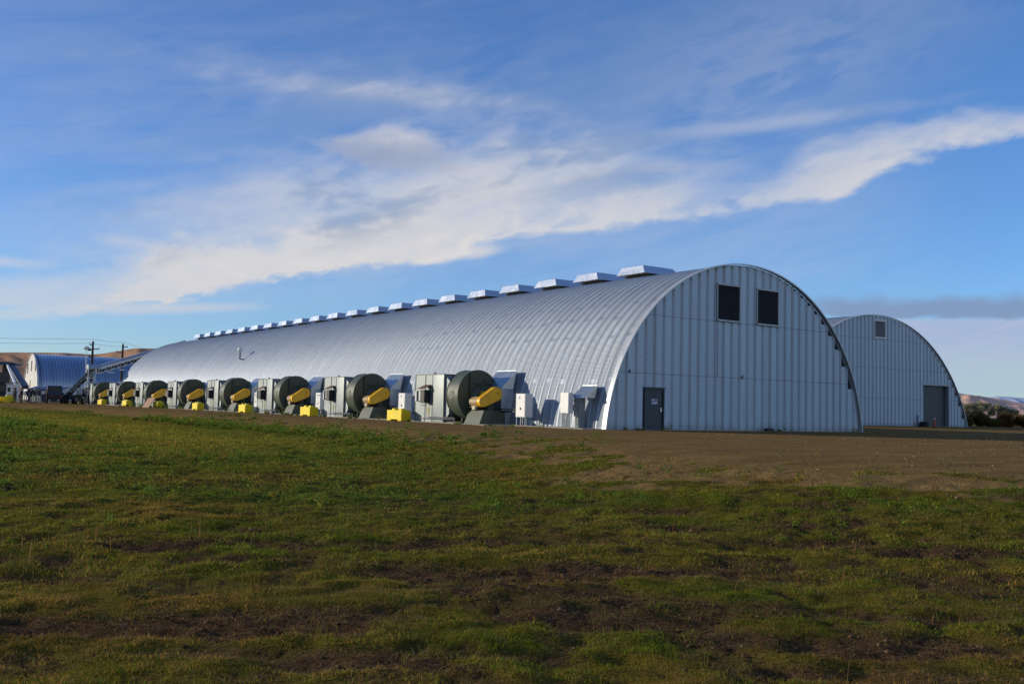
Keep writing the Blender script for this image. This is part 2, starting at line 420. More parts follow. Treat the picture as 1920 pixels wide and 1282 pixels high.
hx, hy = .570, .8217      # view heading; patches lie mostly across it
DIRT = [(-27.7, -28.5, 1.6, .38, 1), (-26.8, -26.15, .55, .22, 1), (-25.1, -27.75, 1.25, .3, 1), (-25.1, -28.5, .8, .2, .8), (-23.2, -28.3, 1.6, .3, .9), (-25.4, -29.7, 1.0, .2, .8), (-24.0, -31.2, 1.2, .3, .8), (-22.6, -29.1, 1.1, .3, .7), (-22.6, -30.9, .8, .25, .6), (-28.7, -25.0, 1.2, .25, .8), (-21.0, -27.3, 1.4, .3, .7), (-19.5, -29, 1.3, .4, .7), (-24.5, -25.5, 1.4, .25, .5), (-27.3, -30.0, .7, .2, .7)]
def fields(x, y):
    s = sdist(x, y)-2.4-.6*sstep(y, -6, -22)
    s = s+(fbm(x*.45, y*.45, 4, 5)-.5)*4.5+(fbm(x*1.7, y*1.7, 3, 6)-.5)*3.0
    dirt = np.zeros(x.shape)
    for (cx, cy, a, b, w) in DIRT:
        dx = x-cx; dy = y-cy
        p = (dx*hy-dy*hx)/a; q = (dx*hx+dy*hy)/b
        dirt = np.maximum(dirt, w*np.exp(-(p*p+q*q)*.8))
    n = fbm(x*1.1, y*1.1, 5, 21)
    near = sstep(np.hypot(x+29.9, y+35.2), 24, 13)
    str_ = fbm((x*hy-y*hx)*.5, (x*hx+y*hy)*1.8, 4, 33)
    dirt = np.clip(sstep(dirt+(n-.5)*.9, .25, .75)+near*sstep(str_+(n-.5)*.3, .56, .70)*.75+(1-near)*sstep(n, .66, .78)*.4, 0, 1)
    small = fbm(x*3.2, y*3.2, 4, 81)
    dirt = np.clip(dirt+near*sstep(small, .54, .66)*.65+(1-near)*sstep(small, .60, .72)*.4, 0, 1)
    pad = sstep(s, 1.3, -1.3)*(1-.85*sstep(fbm(x*.8, y*.8, 4, 120), .56, .64)*sstep(s, -6.5, -1)*sstep(y, 4, -6))
    lush = sstep(fbm(x*.18+3, y*.18, 4, 61)+(n-.5)*.5, .34, .56)*sstep(np.hypot(x+29.9, y+35.2), 10, 17)
    return s, pad, dirt, lush
def yellow(x, y):
    ss = sdist(x, y)+(fbm(x*.25, y*.25, 3, 71)-.5)*4
    return np.exp(-((ss-8.5)/3.2)**2)*sstep(y, -14, 2)*(.55+.6*fbm(x*.9, y*.9, 3, 72))
def height(x, y, detail=True):
    s = sdist(x, y)
    z = -.62*sstep(s, -1.5, 7.0)
    ditch = np.exp(-((s-2.0)/1.1)**2)*.20*sstep(y, -6, 4)*sstep(y, 90, 50)
    bank = np.exp(-((s-4.6)/1.4)**2)*.08*sstep(y, -6, 4)
    z = z-ditch+bank
    near = sstep(np.hypot(x+29.9, y+35.2), 120, 30)
    z = z+(fbm(x*.12, y*.12, 3, 3)-.5)*.16*sstep(s, -2, 5)*near
    if detail:
        f = sstep(s, -1, 2)
        z = z+near*(f*((fbm(x*1.3, y*1.3, 4, 9)-.5)*.10)+(fbm(x*5, y*5, 3, 12)-.5)*(.012+.065*f))
        s2, pad, dirt, lush = fields(x, y)
        z = z+lush*f*near*(fbm(x*1.9, y*1.9, 3, 101)-.5)*.16
        z = z-dirt*f*.035*near+near*dirt*f*(fbm(x*8, y*8, 3, 44)-.5)*.09
    return z

def axis(lo, hi, step, far, g=1.16):
    a = list(np.arange(lo, hi+1e-6, step)); s = step; x = a[-1]
    while x < far: s *= g; x += s; a.append(x)
    s = step; x = a[0]; pre = []
    while x > -far: s *= g; x -= s; pre.append(x)
    return np.array(pre[::-1]+a)
def ground_material():
    m_ = bpy.data.materials.new('ground_soil_gravel'); m_.use_nodes = True; t = NT(m_.node_tree); b = t.n['Principled BSDF']
    at = t.new('ShaderNodeVertexColor', layer_name='col'); pad, dirt, lush = t.xyz(at.outputs[0])
    tc = t.new('ShaderNodeTexCoord').outputs['Object']
    n1 = t.noise(tc, .6, 6, .65); n2 = t.noise(tc, 7.0, 6, .7); n3 = t.noise(tc, 38.0, 4, .7)
    vo = t.new('ShaderNodeTexVoronoi'); vo.inputs['Scale'].default_value = 24; t.put(vo.inputs['Vector'], tc)
    vd = V(t, vo.outputs['Distance']); vc = t.xyz(vo.outputs['Color'])[0]
    # gravel: brown fines with pale and dark stones
    g = t.mix(t.lin(n1, .3, .7), (.21, .135, .052), (.32, .205, .078))
    g = t.mix(t.smooth(n2, .35, .75)*.5, g, (.14, .082, .028))
    stone = t.smooth(vd, .30, .16)*t.m('GREATER_THAN', vc, .72)
    g = t.mix(stone*.4, g, (.36, .28, .18))
    trk = t.noise(t.comb(t.xyz(tc)[0]*.12, t.xyz(tc)[1]*1.1, 0), 1.0, 4, .6)
    g = t.mix(t.smooth(trk, .48, .62)*.45, g, (.13, .082, .042))
    soil = t.mix(t.lin(n2, .3, .7), (.060, .034, .018), (.125, .074, .038))
    soil = t.mix(t.smooth(n3, .46, .60)*.6, soil, (.022, .014, .008))
    soil = t.mix(t.smooth(t.noise(tc, 26, 4, .7), .56, .7)*.6, soil, (.17, .115, .07))
    moss = t.mix(t.lin(n2, .3, .7), (.075, .072, .010), (.17, .15, .018))
    moss = t.mix(t.smooth(n1, .45, .65)*.5, moss, (.20, .11, .024))
    moss = t.mix(lush*.7, moss, t.mix(t.lin(n2, .3, .7), (.055, .085, .012), (.115, .155, .024)))
    moss = t.mix(t.smooth(n3, .52, .62)*.6, moss, (.020, .018, .006))
    moss = t.mix(t.smooth(t.noise(tc, 60, 3, .6), .56, .66)*.5, moss, (.20, .15, .055))
    moss = t.mix(V(t, at.outputs[1])*.8, moss, t.mix(t.lin(n2, .3, .7), (.21, .175, .018), (.34, .27, .035)))
    c = t.mix(dirt, moss, soil)
    c = t.mix(t.smooth(pad+(n2-.5)*.5, .3, .7), c, g)
    t.put(b.inputs['Base Color'], c); b.inputs['Roughness'].default_value = 1.0; b.inputs['Specular IOR Level'].default_value = 0.0
    bp = t.new('ShaderNodeBump'); bp.inputs['Strength'].default_value = 1.0; bp.inputs['Distance'].default_value = .05
    t.put(bp.inputs['Height'], n2*.6+n3*.4-vd*.3*pad); t.l.new(bp.outputs[0], b.inputs['Normal'])
    return m_
ax = axis(-34, -8, .085, 9000, 1.10); ay = axis(-36, -2, .085, 9000, 1.10)
GX, GY = np.meshgrid(ax, ay)
gz_ = height(GX, GY); s_, pad_, dirt_, lush_ = fields(GX, GY)
# keep far land level and gently under the hills
nx_, ny_ = len(ax), len(ay)
idx = np.arange(nx_*ny_).reshape(ny_, nx_)
fc = np.stack([idx[:-1, :-1], idx[:-1, 1:], idx[1:, 1:], idx[1:, :-1]], -1).reshape(-1, 4)
vv = np.stack([GX, GY, gz_], -1).reshape(-1, 3)
me = np_mesh('ground', vv, fc, True, np.stack([pad_, dirt_*(1-pad_), lush_, yellow(GX, GY)], -1).reshape(-1, 4), ground_material())
ground = obj('ground', me); tag(ground, 'brown gravel yard running into a mossy field with bare soil patches', 'ground', kind='structure')

# ------------------------------------------------------------------ hills
def hill_material(name, c0, c1, c2):
    m_ = bpy.data.materials.new(name); m_.use_nodes = True; t = NT(m_.node_tree); b = t.n['Principled BSDF']
    tc = t.new('ShaderNodeTexCoord').outputs['Object']
    n = t.noise(tc, .004, 7, .6); n2 = t.noise(tc, .03, 6, .7)
    c = t.mix(t.smooth(n, .35, .65), c0, c1); c = t.mix(t.smooth(n2, .45, .7)*.5, c, c2)
    t.put(b.inputs['Base Color'], c); b.inputs['Roughness'].default_value = 1; b.inputs['Specular IOR Level'].default_value = 0
    bp = t.new('ShaderNodeBump'); bp.inputs['Strength'].default_value = .7; bp.inputs['Distance'].default_value = 6
    t.put(bp.inputs['Height'], n2); t.l.new(bp.outputs[0], b.inputs['Normal'])
    return m_
def hill(name, azel, r0, r1, r2, rough, seed, m_, label, fold=1.0):
    a = np.arange(azel[0][0], azel[-1][0], .12); e = np.interp(a, [q[0] for q in azel], [q[1] for q in azel])
    tt = np.concatenate([np.linspace(0, 1, 46), np.linspace(1.04, 1.8, 12)])
    A, T = np.meshgrid(np.radians(a), tt); E_ = np.meshgrid(np.radians(e), tt)[0]
    Rr = np.where(T <= 1, r0+(r1-r0)*T, r1+(r2-r1)*(T-1)/.8)
    H = np.tan(E_)*r1+.95
    P = np.where(T <= 1, sstep(T, -.15, 1.12), 1-sstep(T, 1, 1.9))
    X = -29.87+Rr*np.sin(A); Y = -35.2+Rr*np.cos(A)
    nn = 1-np.abs(2*fbm(np.degrees(A)*.55*fold+T*1.2, T*1.6, 4, seed)-1)
    Z = H*P*(1-rough*(1-nn)*sstep(T, 1.02, .7)*1.0)-1.0*(T < .02)-.5
    i = np.arange(A.size).reshape(A.shape)
    f = np.stack([i[:-1, :-1], i[:-1, 1:], i[1:, 1:], i[1:, :-1]], -1).reshape(-1, 4)
    o = obj(name, np_mesh(name, np.stack([X, Y, Z], -1).reshape(-1, 3), f, True, mat=m_))
    return tag(o, label, 'hill', kind='structure')
MH = hill_material('dry_stubble_hill', (.52, .30, .18), (.44, .26, .16), (.36, .22, .15))
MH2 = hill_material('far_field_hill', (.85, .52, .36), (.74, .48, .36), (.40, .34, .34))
MH3 = hill_material('mountain_haze_blue', (.62, .68, .78), (.64, .70, .79), (.60, .66, .76))  # distance haze painted into the colour
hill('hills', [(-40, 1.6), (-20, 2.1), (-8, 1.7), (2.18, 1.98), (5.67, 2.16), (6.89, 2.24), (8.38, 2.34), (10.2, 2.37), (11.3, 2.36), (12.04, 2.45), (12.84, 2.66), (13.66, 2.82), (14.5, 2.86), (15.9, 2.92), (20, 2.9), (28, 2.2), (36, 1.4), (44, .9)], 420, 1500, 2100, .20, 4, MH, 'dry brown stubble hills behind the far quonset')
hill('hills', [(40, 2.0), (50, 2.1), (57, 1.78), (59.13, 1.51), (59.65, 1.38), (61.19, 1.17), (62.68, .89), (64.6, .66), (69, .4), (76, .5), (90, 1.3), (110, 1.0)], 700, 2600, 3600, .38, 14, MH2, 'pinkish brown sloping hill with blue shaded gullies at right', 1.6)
hill('mountains', [(45, .6), (53, .9), (57, 1.07), (60.9, 1.16), (61.44, 1.24), (62.2, 1.2), (62.9, 1.14), (64.6, 1.1), (70, 1.2), (80, .9), (100, .5)], 9000, 14000, 16000, .25, 24, MH3, 'distant haze blue mountains on the right horizon', 2)

# ------------------------------------------------------------------ quonset buildings
PITCH = .61
def arch_par(W, H):
    Rr = ((W/2)**2+H*H)/(2*H); zc = H-Rr; t0 = -math.asin(-zc/Rr) if zc < 0 else 0.0
    t0 = math.asin(-zc/Rr)
    return Rr, zc, t0
def arch_z(W, H, x, dr=0.0):
    Rr, zc, t0 = arch_par(W, H); q = (Rr+dr)**2-(x-W/2)**2
    return zc+math.sqrt(q) if q > 0 else 0.0
def roof_mesh(W, H, L, nseg, prof, y0=0.0, name='roof'):
    Rr, zc, t0 = arch_par(W, H)
    ys = []; dr = []
    k = 0; y = y0
    while y < L:
        for (fy, d) in prof: ys.append(y+fy*PITCH); dr.append(d)
        y += PITCH
    ys = np.array(ys); dr = np.array(dr)
    th = np.linspace(math.pi-t0, t0, nseg+1)
    A, Yg = np.meshgrid(th, ys); D = np.meshgrid(th, dr)[1]
    X = W/2+(Rr+D)*np.cos(A); Z = zc+(Rr+D)*np.sin(A)
    i = np.arange(A.size).reshape(A.shape)
    f = np.stack([i[:-1, :-1], i[:-1, 1:], i[1:, 1:], i[1:, :-1]], -1).reshape(-1, 4)
    me = np_mesh(name, np.stack([X, Yg, Z], -1).reshape(-1, 3), f, False)
    # inverted v: metres along arch
    uvl = me.uv_layers.new(name='UVMap'); V_ = (math.pi-t0-A)*Rr
    UV = np.stack([Yg, V_], -1).reshape(-1, 2)[f.ravel()]
    uvl.data.foreach_set('uv', UV.astype(np.float32).ravel())
    return me
ROOF_PROF = [(0.0, -.026), (.78, -.026), (.84, .0), (.94, .0)]
def wall_mesh(W, H, depth, holes, gap, stepped, name='wall', phase=0.0, drin=-.025):
    """vertical ribbed end wall in the plane y~0 facing -y; holes = [(x0,x1,z0,z1)]"""
    prof = [(0.0, 0.0), (.60, 0.0), (.70, 1.0), (.86, 1.0)]          # 0 proud, 1 recessed
    xs = []
    k = -1
    while k*PITCH < W+PITCH:
        for f_, d in prof: xs.append(((k+f_)*PITCH+phase, d))
        k += 1
    for (a, b, _, _) in holes: xs += [(a, None), (b, None)]
    xs = sorted([q for q in xs if .02 < q[0] < W-.02]+[(.02, None), (W-.02, None)], key=lambda q: q[0])
    kx = [q[0] for q in xs if q[1] is not None]; kd = [q[1] for q in xs if q[1] is not None]
    v = []; f = []; uv = []
    for (xa, _), (xb, _) in zip(xs[:-1], xs[1:]):
        if xb-xa < 1e-5: continue
        da = float(np.interp(xa, kx, kd)); db = float(np.interp(xb, kx, kd)); xm = (xa+xb)/2
        ya = da*depth; yb = db*depth
        za = max(.03, arch_z(W, H, xa, drin)-gap); zb = max(.03, arch_z(W, H, xb, drin)-gap)
        if stepped and xm > W*.54:
            # sheets cut square: each sheet is as tall as its outer (lower) edge allows
            kk = math.floor((xm-phase)/PITCH); xe = (kk+.93)*PITCH+phase
            rec = (xm-phase)/PITCH-kk
            ze = max(.03, arch_z(W, H, min(xe, W-.03), 0)-.02)
            w_ = 1.0
            if xe > W-.1: w_ = 0.0
            z1 = za*(1-w_)+ze*w_; z2 = zb*(1-w_)+ze*w_
            za, zb = min(za, z1), min(zb, z2)
        ints = [(0.0, None)]
        segs = []; lo = 0.0
        for (a, b, z0, z1) in sorted(holes, key=lambda q: q[2]):
            if a-1e-4 <= xa and xb <= b+1e-4:
                if z0 > lo: segs.append((lo, z0, z0))
                lo = z1
        if min(za, zb) > lo: segs.append((lo, za, zb))
        for (z0, z1a, z1b) in segs:
            b0 = len(v)
            v += [(xa, ya, z0), (xb, yb, z0), (xb, yb, z1b), (xa, ya, z1a)]
            f.append((b0, b0+1, b0+2, b0+3)); uv += [(xa-phase, z0), (xb-phase, z0), (xb-phase, z1b), (xa-phase, z1a)]
    me = bpy.data.meshes.new(name); me.from_pydata(v, [], f); l = me.uv_layers.new(name='UVMap')
    l.data.foreach_set('uv', np.array(uv, np.float32).ravel()); me.update(); return me
def quonset(name, loc, rz, W, H, L, label, mroof, mwall, holes, depth=.085, nseg=72, stepped=True, phase=.1, trim=True, prof=ROOF_PROF):
    root = empty(name, loc, rz, label, 'building')
    obj('roof', roof_mesh(W, H, L, nseg, prof, .12), mroof, root)
    obj('end_wall', wall_mesh(W, H, depth, holes, .02, stepped, phase=phase), mwall, root)
    Rr, zc, t0 = arch_par(W, H)
    mb = MB(); th = np.linspace(math.pi-t0, t0, nseg+1)
    ring = [(-.16, .045), (.14, .045), (.14, .015), (-.13, .015), (-.13, -.03), (-.16, -.03)]
    for a in th:
        for (y, d) in ring: mb.v.append((W/2+(Rr+d)*math.cos(a), y, zc+(Rr+d)*math.sin(a)))
    n = len(ring)
    for i in range(nseg):
        for j in range(n):
            k = (j+1) % n; mb.f.append([i*n+j, i*n+k, (i+1)*n+k, (i+1)*n+j]); mb.mi.append(0); mb.sm.append(False)
    obj('arch_trim', fix_normals(mb.mesh('arch_trim')), M_trim, root)
    # plain dark back wall closes the shell
    mb = MB(); pts = [(W/2+(Rr-.12)*math.cos(a), L-.1, zc+(Rr-.12)*math.sin(a)) for a in th]
    mb.add(pts, [tuple(range(len(pts)))]); obj('back_wall', mb, M_galv_d, root)
    mb = MB(); pts = [(W/2+(Rr-.10)*math.cos(a), .55, zc+(Rr-.10)*math.sin(a)) for a in th]
    mb.add(pts, [tuple(range(len(pts)))]); obj('interior_shade_sheet', mb, M_louv, root)  # black sheet added to paint interior shade behind the wall gaps
    mb = MB(); mb.box(-.12, W+.12, -.22, .0, -.35, .025); obj('footing', mb, M_conc, root)
    return root
W1, H1, L1 = 19.68, 8.83, 99.5
q1 = quonset('quonset_warehouse', (0, 0, 0), 0, W1, H1, L1, 'longest silver quonset warehouse with green fans along its side and a row of roof vents', M_roof, M_wall,
             [(2.52, 3.84, 0.0, 2.06), (7.55, 9.20, 5.79, 7.60), (10.62, 12.28, 5.79, 7.60)], nseg=96, phase=.20)
def louver_window(parent, x0, x1, z0, z1, n, mslat, mframe, label=None, fw=.06, y=-.05):
    fr = MB()
    fr.box(x0-fw, x1+fw, y-.03, .16, z1, z1+fw*1.6); fr.box(x0-fw, x1+fw, y-.05, .16, z0-fw*1.6, z0)
    fr.box(x0-fw, x0, y-.01, .16, z0, z1); fr.box(x1, x1+fw, y-.01, .16, z0, z1)
    w = obj('window', fr, mframe, parent)
    if label: w['label'] = label
    sl_ = MB(); sp = (z1-z0)/n
    for i in range(n):
        zc = z0+sp*(i+.5)
        sl_.hexa([(x0, y+.02, zc-sp*.48), (x1, y+.02, zc-sp*.48), (x0, y+.09, zc+sp*.30), (x1, y+.09, zc+sp*.30), (x0, y+.02, zc-sp*.40), (x1, y+.02, zc-sp*.40), (x0, y+.09, zc+sp*.38), (x1, y+.09, zc+sp*.38)])
    obj('louver', sl_, mslat, w)
    obj('backing', MB().box(x0, x1, .12, .14, z0, z1), M_louv, w)
    return w
louver_window(q1, 7.55, 9.20, 5.79, 7.60, 17, M_slat, M_frame, 'dark louvered window, the higher left one')
louver_window(q1, 10.62, 12.28, 5.79, 7.60, 17, M_slat, M_frame, 'dark louvered window nearer the right slope')
# personnel door
d = MB(); d.box(2.60, 3.76, .02, .07, .02, 1.99); door = bevel(obj('door', d, M_door, q1), .006)
d = MB(); d.box(2.52, 2.60, -.045, .12, 0, 2.06); d.box(3.76, 3.84, -.045, .12, 0, 2.06); d.box(2.60, 3.76, -.045, .12, 1.99, 2.06); d.box(2.46, 3.9, -.10, .0, 2.062, 2.10)
obj('door_frame', d, M_door, door)
d = MB(); d.tube((3.66, .02, .98), (3.66, -.05, .98), .022); d.tube((3.66, -.045, .98), (3.52, -.05, .98), .013); d.box(3.62, 3.70, .008, .02, .90, 1.10)
obj('door_handle', d, mat('brushed_steel', (.6, .6, .58), .3, .9), door)
d = MB(); d.box(3.02, 3.40, .008, .02, 1.28, 1.52); sg = obj('door_sign', d, mat('sign_white', (.62, .66, .74), .5), door)
d = MB(); d.box(3.05, 3.14, .003, .0085, 1.35, 1.46); d.box(3.16, 3.37, .003, .0085, 1.42, 1.49); d.box(3.16, 3.37, .003, .0085, 1.36, 1.385)
obj('sign_print', d, mat('sign_blue', (.03, .07, .25), .5), sg)
# small things on / at the gable
d = MB(); d.box(11.02, 11.62, -.42, -.17, -.02, .12); d.box(11.08, 11.56, -.36, -.22, .12, .17); bevel(tag(obj('junction_box', d, M_dark), 'small dark box on the ground at the foot of the main end wall', 'box'), .01)
d = MB(); d.box(3.36, 3.78, -.50, -.28, -.04, .04); bevel(tag(obj('wood_block', d, mat('pale_wood', (.5, .38, .2), .8)), 'pale wooden block lying below the blue grey door', 'wood block'), .01)
d = MB(); d.tube((9.5, -.02, 2.86), (9.5, -.10, 2.86), .055, n=12); d.tube((9.5, -.08, 2.86), (9.5, -.12, 2.99), .015); d.box(9.46, 9.54, -.09, -.02, 2.74, 2.82)
obj('bracket', d, M_galv_d, q1)
d = MB(); d.box(1.50, 1.56, -.05, -.0, 2.75, 2.90); obj('wall_clip', d, M_dark, q1)

# second quonset
q2 = quonset('quonset_warehouse', (40.5, 24.1, 0), -.025, 30.86, 11.12, 70, 'wide silver quonset at right with one small window and a tall roller door', M_roof, M_wall2,
             [(14.92, 16.56, 8.93, 10.52), (22.98, 27.50, 0.0, 4.33)], nseg=72, phase=.05)
louver_window(q2, 14.92, 16.56, 8.93, 10.52, 11, mat('louver_grey', (.16, .17, .18), .5, .3), mat('white_frame', (.7, .7, .7), .5), fw=.10)
d = MB()
for i in range(24): d.box(22.98+.02, 27.48, .34+.02*(i % 2), .42, .02+i*.18, .02+(i+1)*.18-.004)
rd = obj('roller_door', d, M_roll, q2)
d = MB(); d.box(22.98, 23.0, -.02, .45, 0, 4.33); d.box(27.48, 27.62, -.05, .45, 0, 4.33); d.box(22.90, 27.62, -.06, .45, 4.33, 4.55)
obj('door_frame', d, M_galv_d, rd)

# third quonset (perpendicular, far left)
q3 = quonset('quonset_warehouse', (2.4, 191.9, 0), -math.pi/2, 18.2, 9.4, 60, 'far quonset with a white sunlit end wall and blue ribbed side behind the conveyors', M_roof3, M_wallw,
             [(3.9, 4.6, 5.6, 7.4), (8.6, 9.3, 6.0, 7.9), (13.6, 14.3, 5.9, 7.7), (7.6, 8.6, 0, 4.0)], nseg=56, stepped=False, prof=[(0.0, .0), (.14, .0), (.30, -.26), (.78, -.30)])
for c_ in [(3.9, 4.6, 5.6, 7.4), (8.6, 9.3, 6.0, 7.9), (13.6, 14.3, 5.9, 7.7)]:
    louver_window(q3, *c_, 10, M_louv, M_oldwood)
d = MB(); d.box(7.6, 8.6, .05, .1, 0, 4.0); obj('door', d, M_oldwood, q3)

# ------------------------------------------------------------------ roof vents
def make_vent():
    r = empty('roof_vent', (0, 0, 0))
    # hood: flared trapezoid, wide at the bottom; local origin at the ridge
    x0, x1, y0, y1 = -1.74, 1.12, -1.25, 1.25; i = .32
    mb = MB(); mb.hexa([(x0, y0, .12), (x1, y0, .12), (x0, y1, .12), (x1, y1, .12), (x0+.17, y0+i, .60), (x1-.3, y0+i, .60), (x0+.17, y1-i, .60), (x1-.3, y1-i, .60)])
    bevel(obj('hood', mb, M_vent, r), .012)
    mb = MB(); mb.box(-1.25, 1.25, -1.0, 1.0, -.16, .08); obj('curb', mb, M_ventdark, r)
    mb = MB(); 
    for y in (-.02,): mb.box(x0+.5, x1-.6, y-.02, y+.02, .60, .62)
    mb.tube((-1.0, .0, .60), (-1.0, .0, .70), .02); obj('seam_strip', mb, M_galv_d, r)
    return r
ORD = ['first', 'second', 'third', 'fourth', 'fifth', 'sixth', 'seventh', 'eighth', 'ninth', 'tenth', 'eleventh', 'twelfth', 'thirteenth', 'fourteenth', 'fifteenth', 'sixteenth', 'seventeenth', 'eighteenth', 'nineteenth', 'twentieth', 'twenty-first']
vp = make_vent()
for k in range(21):
    o = vp if k == 0 else copy_tree(vp)
    o.location = (W1/2, 7.45+4.21*k, H1-.02)
    tag(o, 'flared pale roof vent on the ridge, %s' % ('largest and nearest the front gable' if k == 0 else 'last and smallest at the far end' if k == 20 else ORD[k]+' back from the front gable'), 'roof vent', 'vents along the ridge of the main quonset')

# ------------------------------------------------------------------ fans, ducts, cabinets
def ell(cx, cz, rx, rz_, n=48, a0=0, a1=2*math.pi):
    return [(cx+rx*math.cos(a0+(a1-a0)*i/n), cz+rz_*math.sin(a0+(a1-a0)*i/n)) for i in range(n)]
def make_fan():
    r = empty('blower_fan', (0, 0, 0))
    cx, cz = -1.25, 1.52; rx, rz_ = 1.30, 1.38
    mb = MB(); pl = ell(cx, cz, rx, rz_, 56)
    mb.prism(pl, .0, 1.12, smooth=True)
    for y in (-.03, 1.12): # rim flanges
        mb.prism(ell(cx, cz, rx+.03, rz_+.03, 56), y, y+.03, smooth=True)
    mb.box(-.35, .02, .02, 1.0, .05, 1.2)
    h = obj('housing', fix_normals(mb.mesh('housing')), M_green, r)
    mb = MB()
    mb.box(cx-rx-.012, cx-rx+.03, .45, .80, 1.35, 1.75)
    obj('access_panel', mb, M_green, h)
    mb = MB(); mb.ball((cx-rx-.01, .62, 1.32), .035); obj('label_dot', mb, mat('sticker_pale', (.6, .6, .5), .5), h)
    # frame angles on front face
    mb = MB(); mb.box(cx-.62, cx-.54, -.11, -.032, .03, 2.72); mb.box(cx-.54, cx+rx-.06, -.09, -.032, 2.12, 2.18)
    mb.box(cx+.9, cx+.97, -.10, -.032, .05, 2.12); mb.box(cx+.35, cx+.42, -.07, -.032, 2.18, 2.4)
    mb.bar((cx-.55, -.09, .15), (cx+.1, -.12, .95), .06, .05); mb.box(cx-1.0, cx+1.2, -.10, -.03, .02, .10)
    obj('frame', mb, mat('frame_green_dark', (.035, .048, .036), .5), r)
    # inlet cone/bearing ring on front
    mb = MB(); mb.tube((cx, -.03, cz), (cx, -.42, cz), .55, .34, n=28); obj('inlet_cone', mb, M_green, r)
    mb = MB(); mb.tube((cx+.05, -.42, cz+.06), (cx+.08, -1.30, cz+.09), .19, n=20); mb.tube((cx+.06, -1.0, cz+.08), (cx+.08, -1.3, cz+.09), .26, n=20); obj('shaft_guard', mb, M_yellow, r)
    # belt guard: tapered capsule in the xz plane
    y0 = -1.62; ax_, az_ = -1.12, 1.62; bx_, bz_ = -1.92, 1.20; ra, rb = .37, .28
    def cap(ra, rb):
        ang = math.atan2(az_-bz_, ax_-bx_); pts = []
        for i in range(15): t = ang-math.pi/2+math.pi*i/14; pts.append((ax_+ra*math.cos(t), az_+ra*math.sin(t)))
        for i in range(15): t = ang+math.pi/2+math.pi*i/14; pts.append((bx_+rb*math.cos(t), bz_+rb*math.sin(t)))
        return pts
    mb = MB(); mb.prism(cap(ra, rb), y0, y0+.30, smooth=True); mb.prism(cap(ra+.02, rb+.02), y0+.30, y0+.33)
    c_ = cap(ra-.05, rb-.05)
    for i in range(0, 30, 3): mb.tube((c_[i][0], y0-.015, c_[i][1]), (c_[i][0], y0+.01, c_[i][1]), .018, n=6, mi=1)
    for f_ in (.3, .55, .8):
        for sg_ in (-1, 1):
            px = bx_+(ax_-bx_)*f_; pz = bz_+(az_-bz_)*f_; rr = rb+(ra-rb)*f_-.05; ang = math.atan2(az_-bz_, ax_-bx_)
            mb.tube((px-sg_*math.sin(ang)*rr, y0-.015, pz+sg_*math.cos(ang)*rr), (px-sg_*math.sin(ang)*rr, y0+.01, pz+sg_*math.cos(ang)*rr), .018, n=6, mi=1)
    mb.tube((ax_+.05, y0-.015, az_+.05), (ax_+.05, y0+.01, az_+.05), .04, n=8, mi=1)
    g = obj('belt_guard', fix_normals(mb.mesh('belt_guard')), [M_yellow, M_dark], r); bevel(g, .02, 2)
    # motor
    mb = MB(); mx, mz = -1.90, 1.19
    mb.tube((mx, y0+.36, mz), (mx, y0+1.12, mz), .235, n=24); mb.tube((mx, y0+1.12, mz), (mx, y0+1.20, mz), .235, .16, n=24)
    for i in range(14):
        t = 2*math.pi*i/14; mb.box(-.012, .012, y0+.42, y0+1.05, .22, .265, M=Matrix.Translation((mx, 0, mz)) @ Matrix.Rotation(t, 4, 'Y'))
    mo = obj('motor', mb, M_tan, r)
    mb = MB(); mb.box(mx-.22, mx+.02, y0+.55, y0+.85, mz-.42, mz-.23); bevel(obj('terminal_box', mb, mat('tan_pale', (.5, .42, .3), .5), mo), .01)
    # pedestal under the shaft
    mb = MB(); ya, yb = -1.75, -.25
    mb.hexa([(-2.25, ya, .04), (-.62, ya, .04), (-2.25, yb, .04), (-.62, yb, .04), (-1.95, ya+.05, .74), (-.62, ya+.05, .74), (-1.95, yb, .74), (-.62, yb, .74)])
    mb.box(-1.40, -1.05, -1.25, -.6, .74, 1.26)
    obj('pedestal', mb, M_green, r)
    mb = MB(); mb.bar((mx-.15, y0+.5, mz-.26), (mx+.25, y0+.5, .72), .07, .07); mb.bar((mx-.1, y0+1.0, mz-.26), (mx+.25, y0+1.0, .72), .07, .07); mb.box(mx-.2, mx+.45, y0+.4, y0+1.1, mz-.30, mz-.255)
    obj('motor_mount', mb, M_dark, r)
    mb = MB()
    for y in (.15, .95): mb.box(cx-.9, cx+.9, y-.05, y+.05, .02, .30)
    mb.box(cx-1.15, cx-1.05, -.1, 1.3, .02, .10); obj('skid', mb, M_dark, r)
    return r
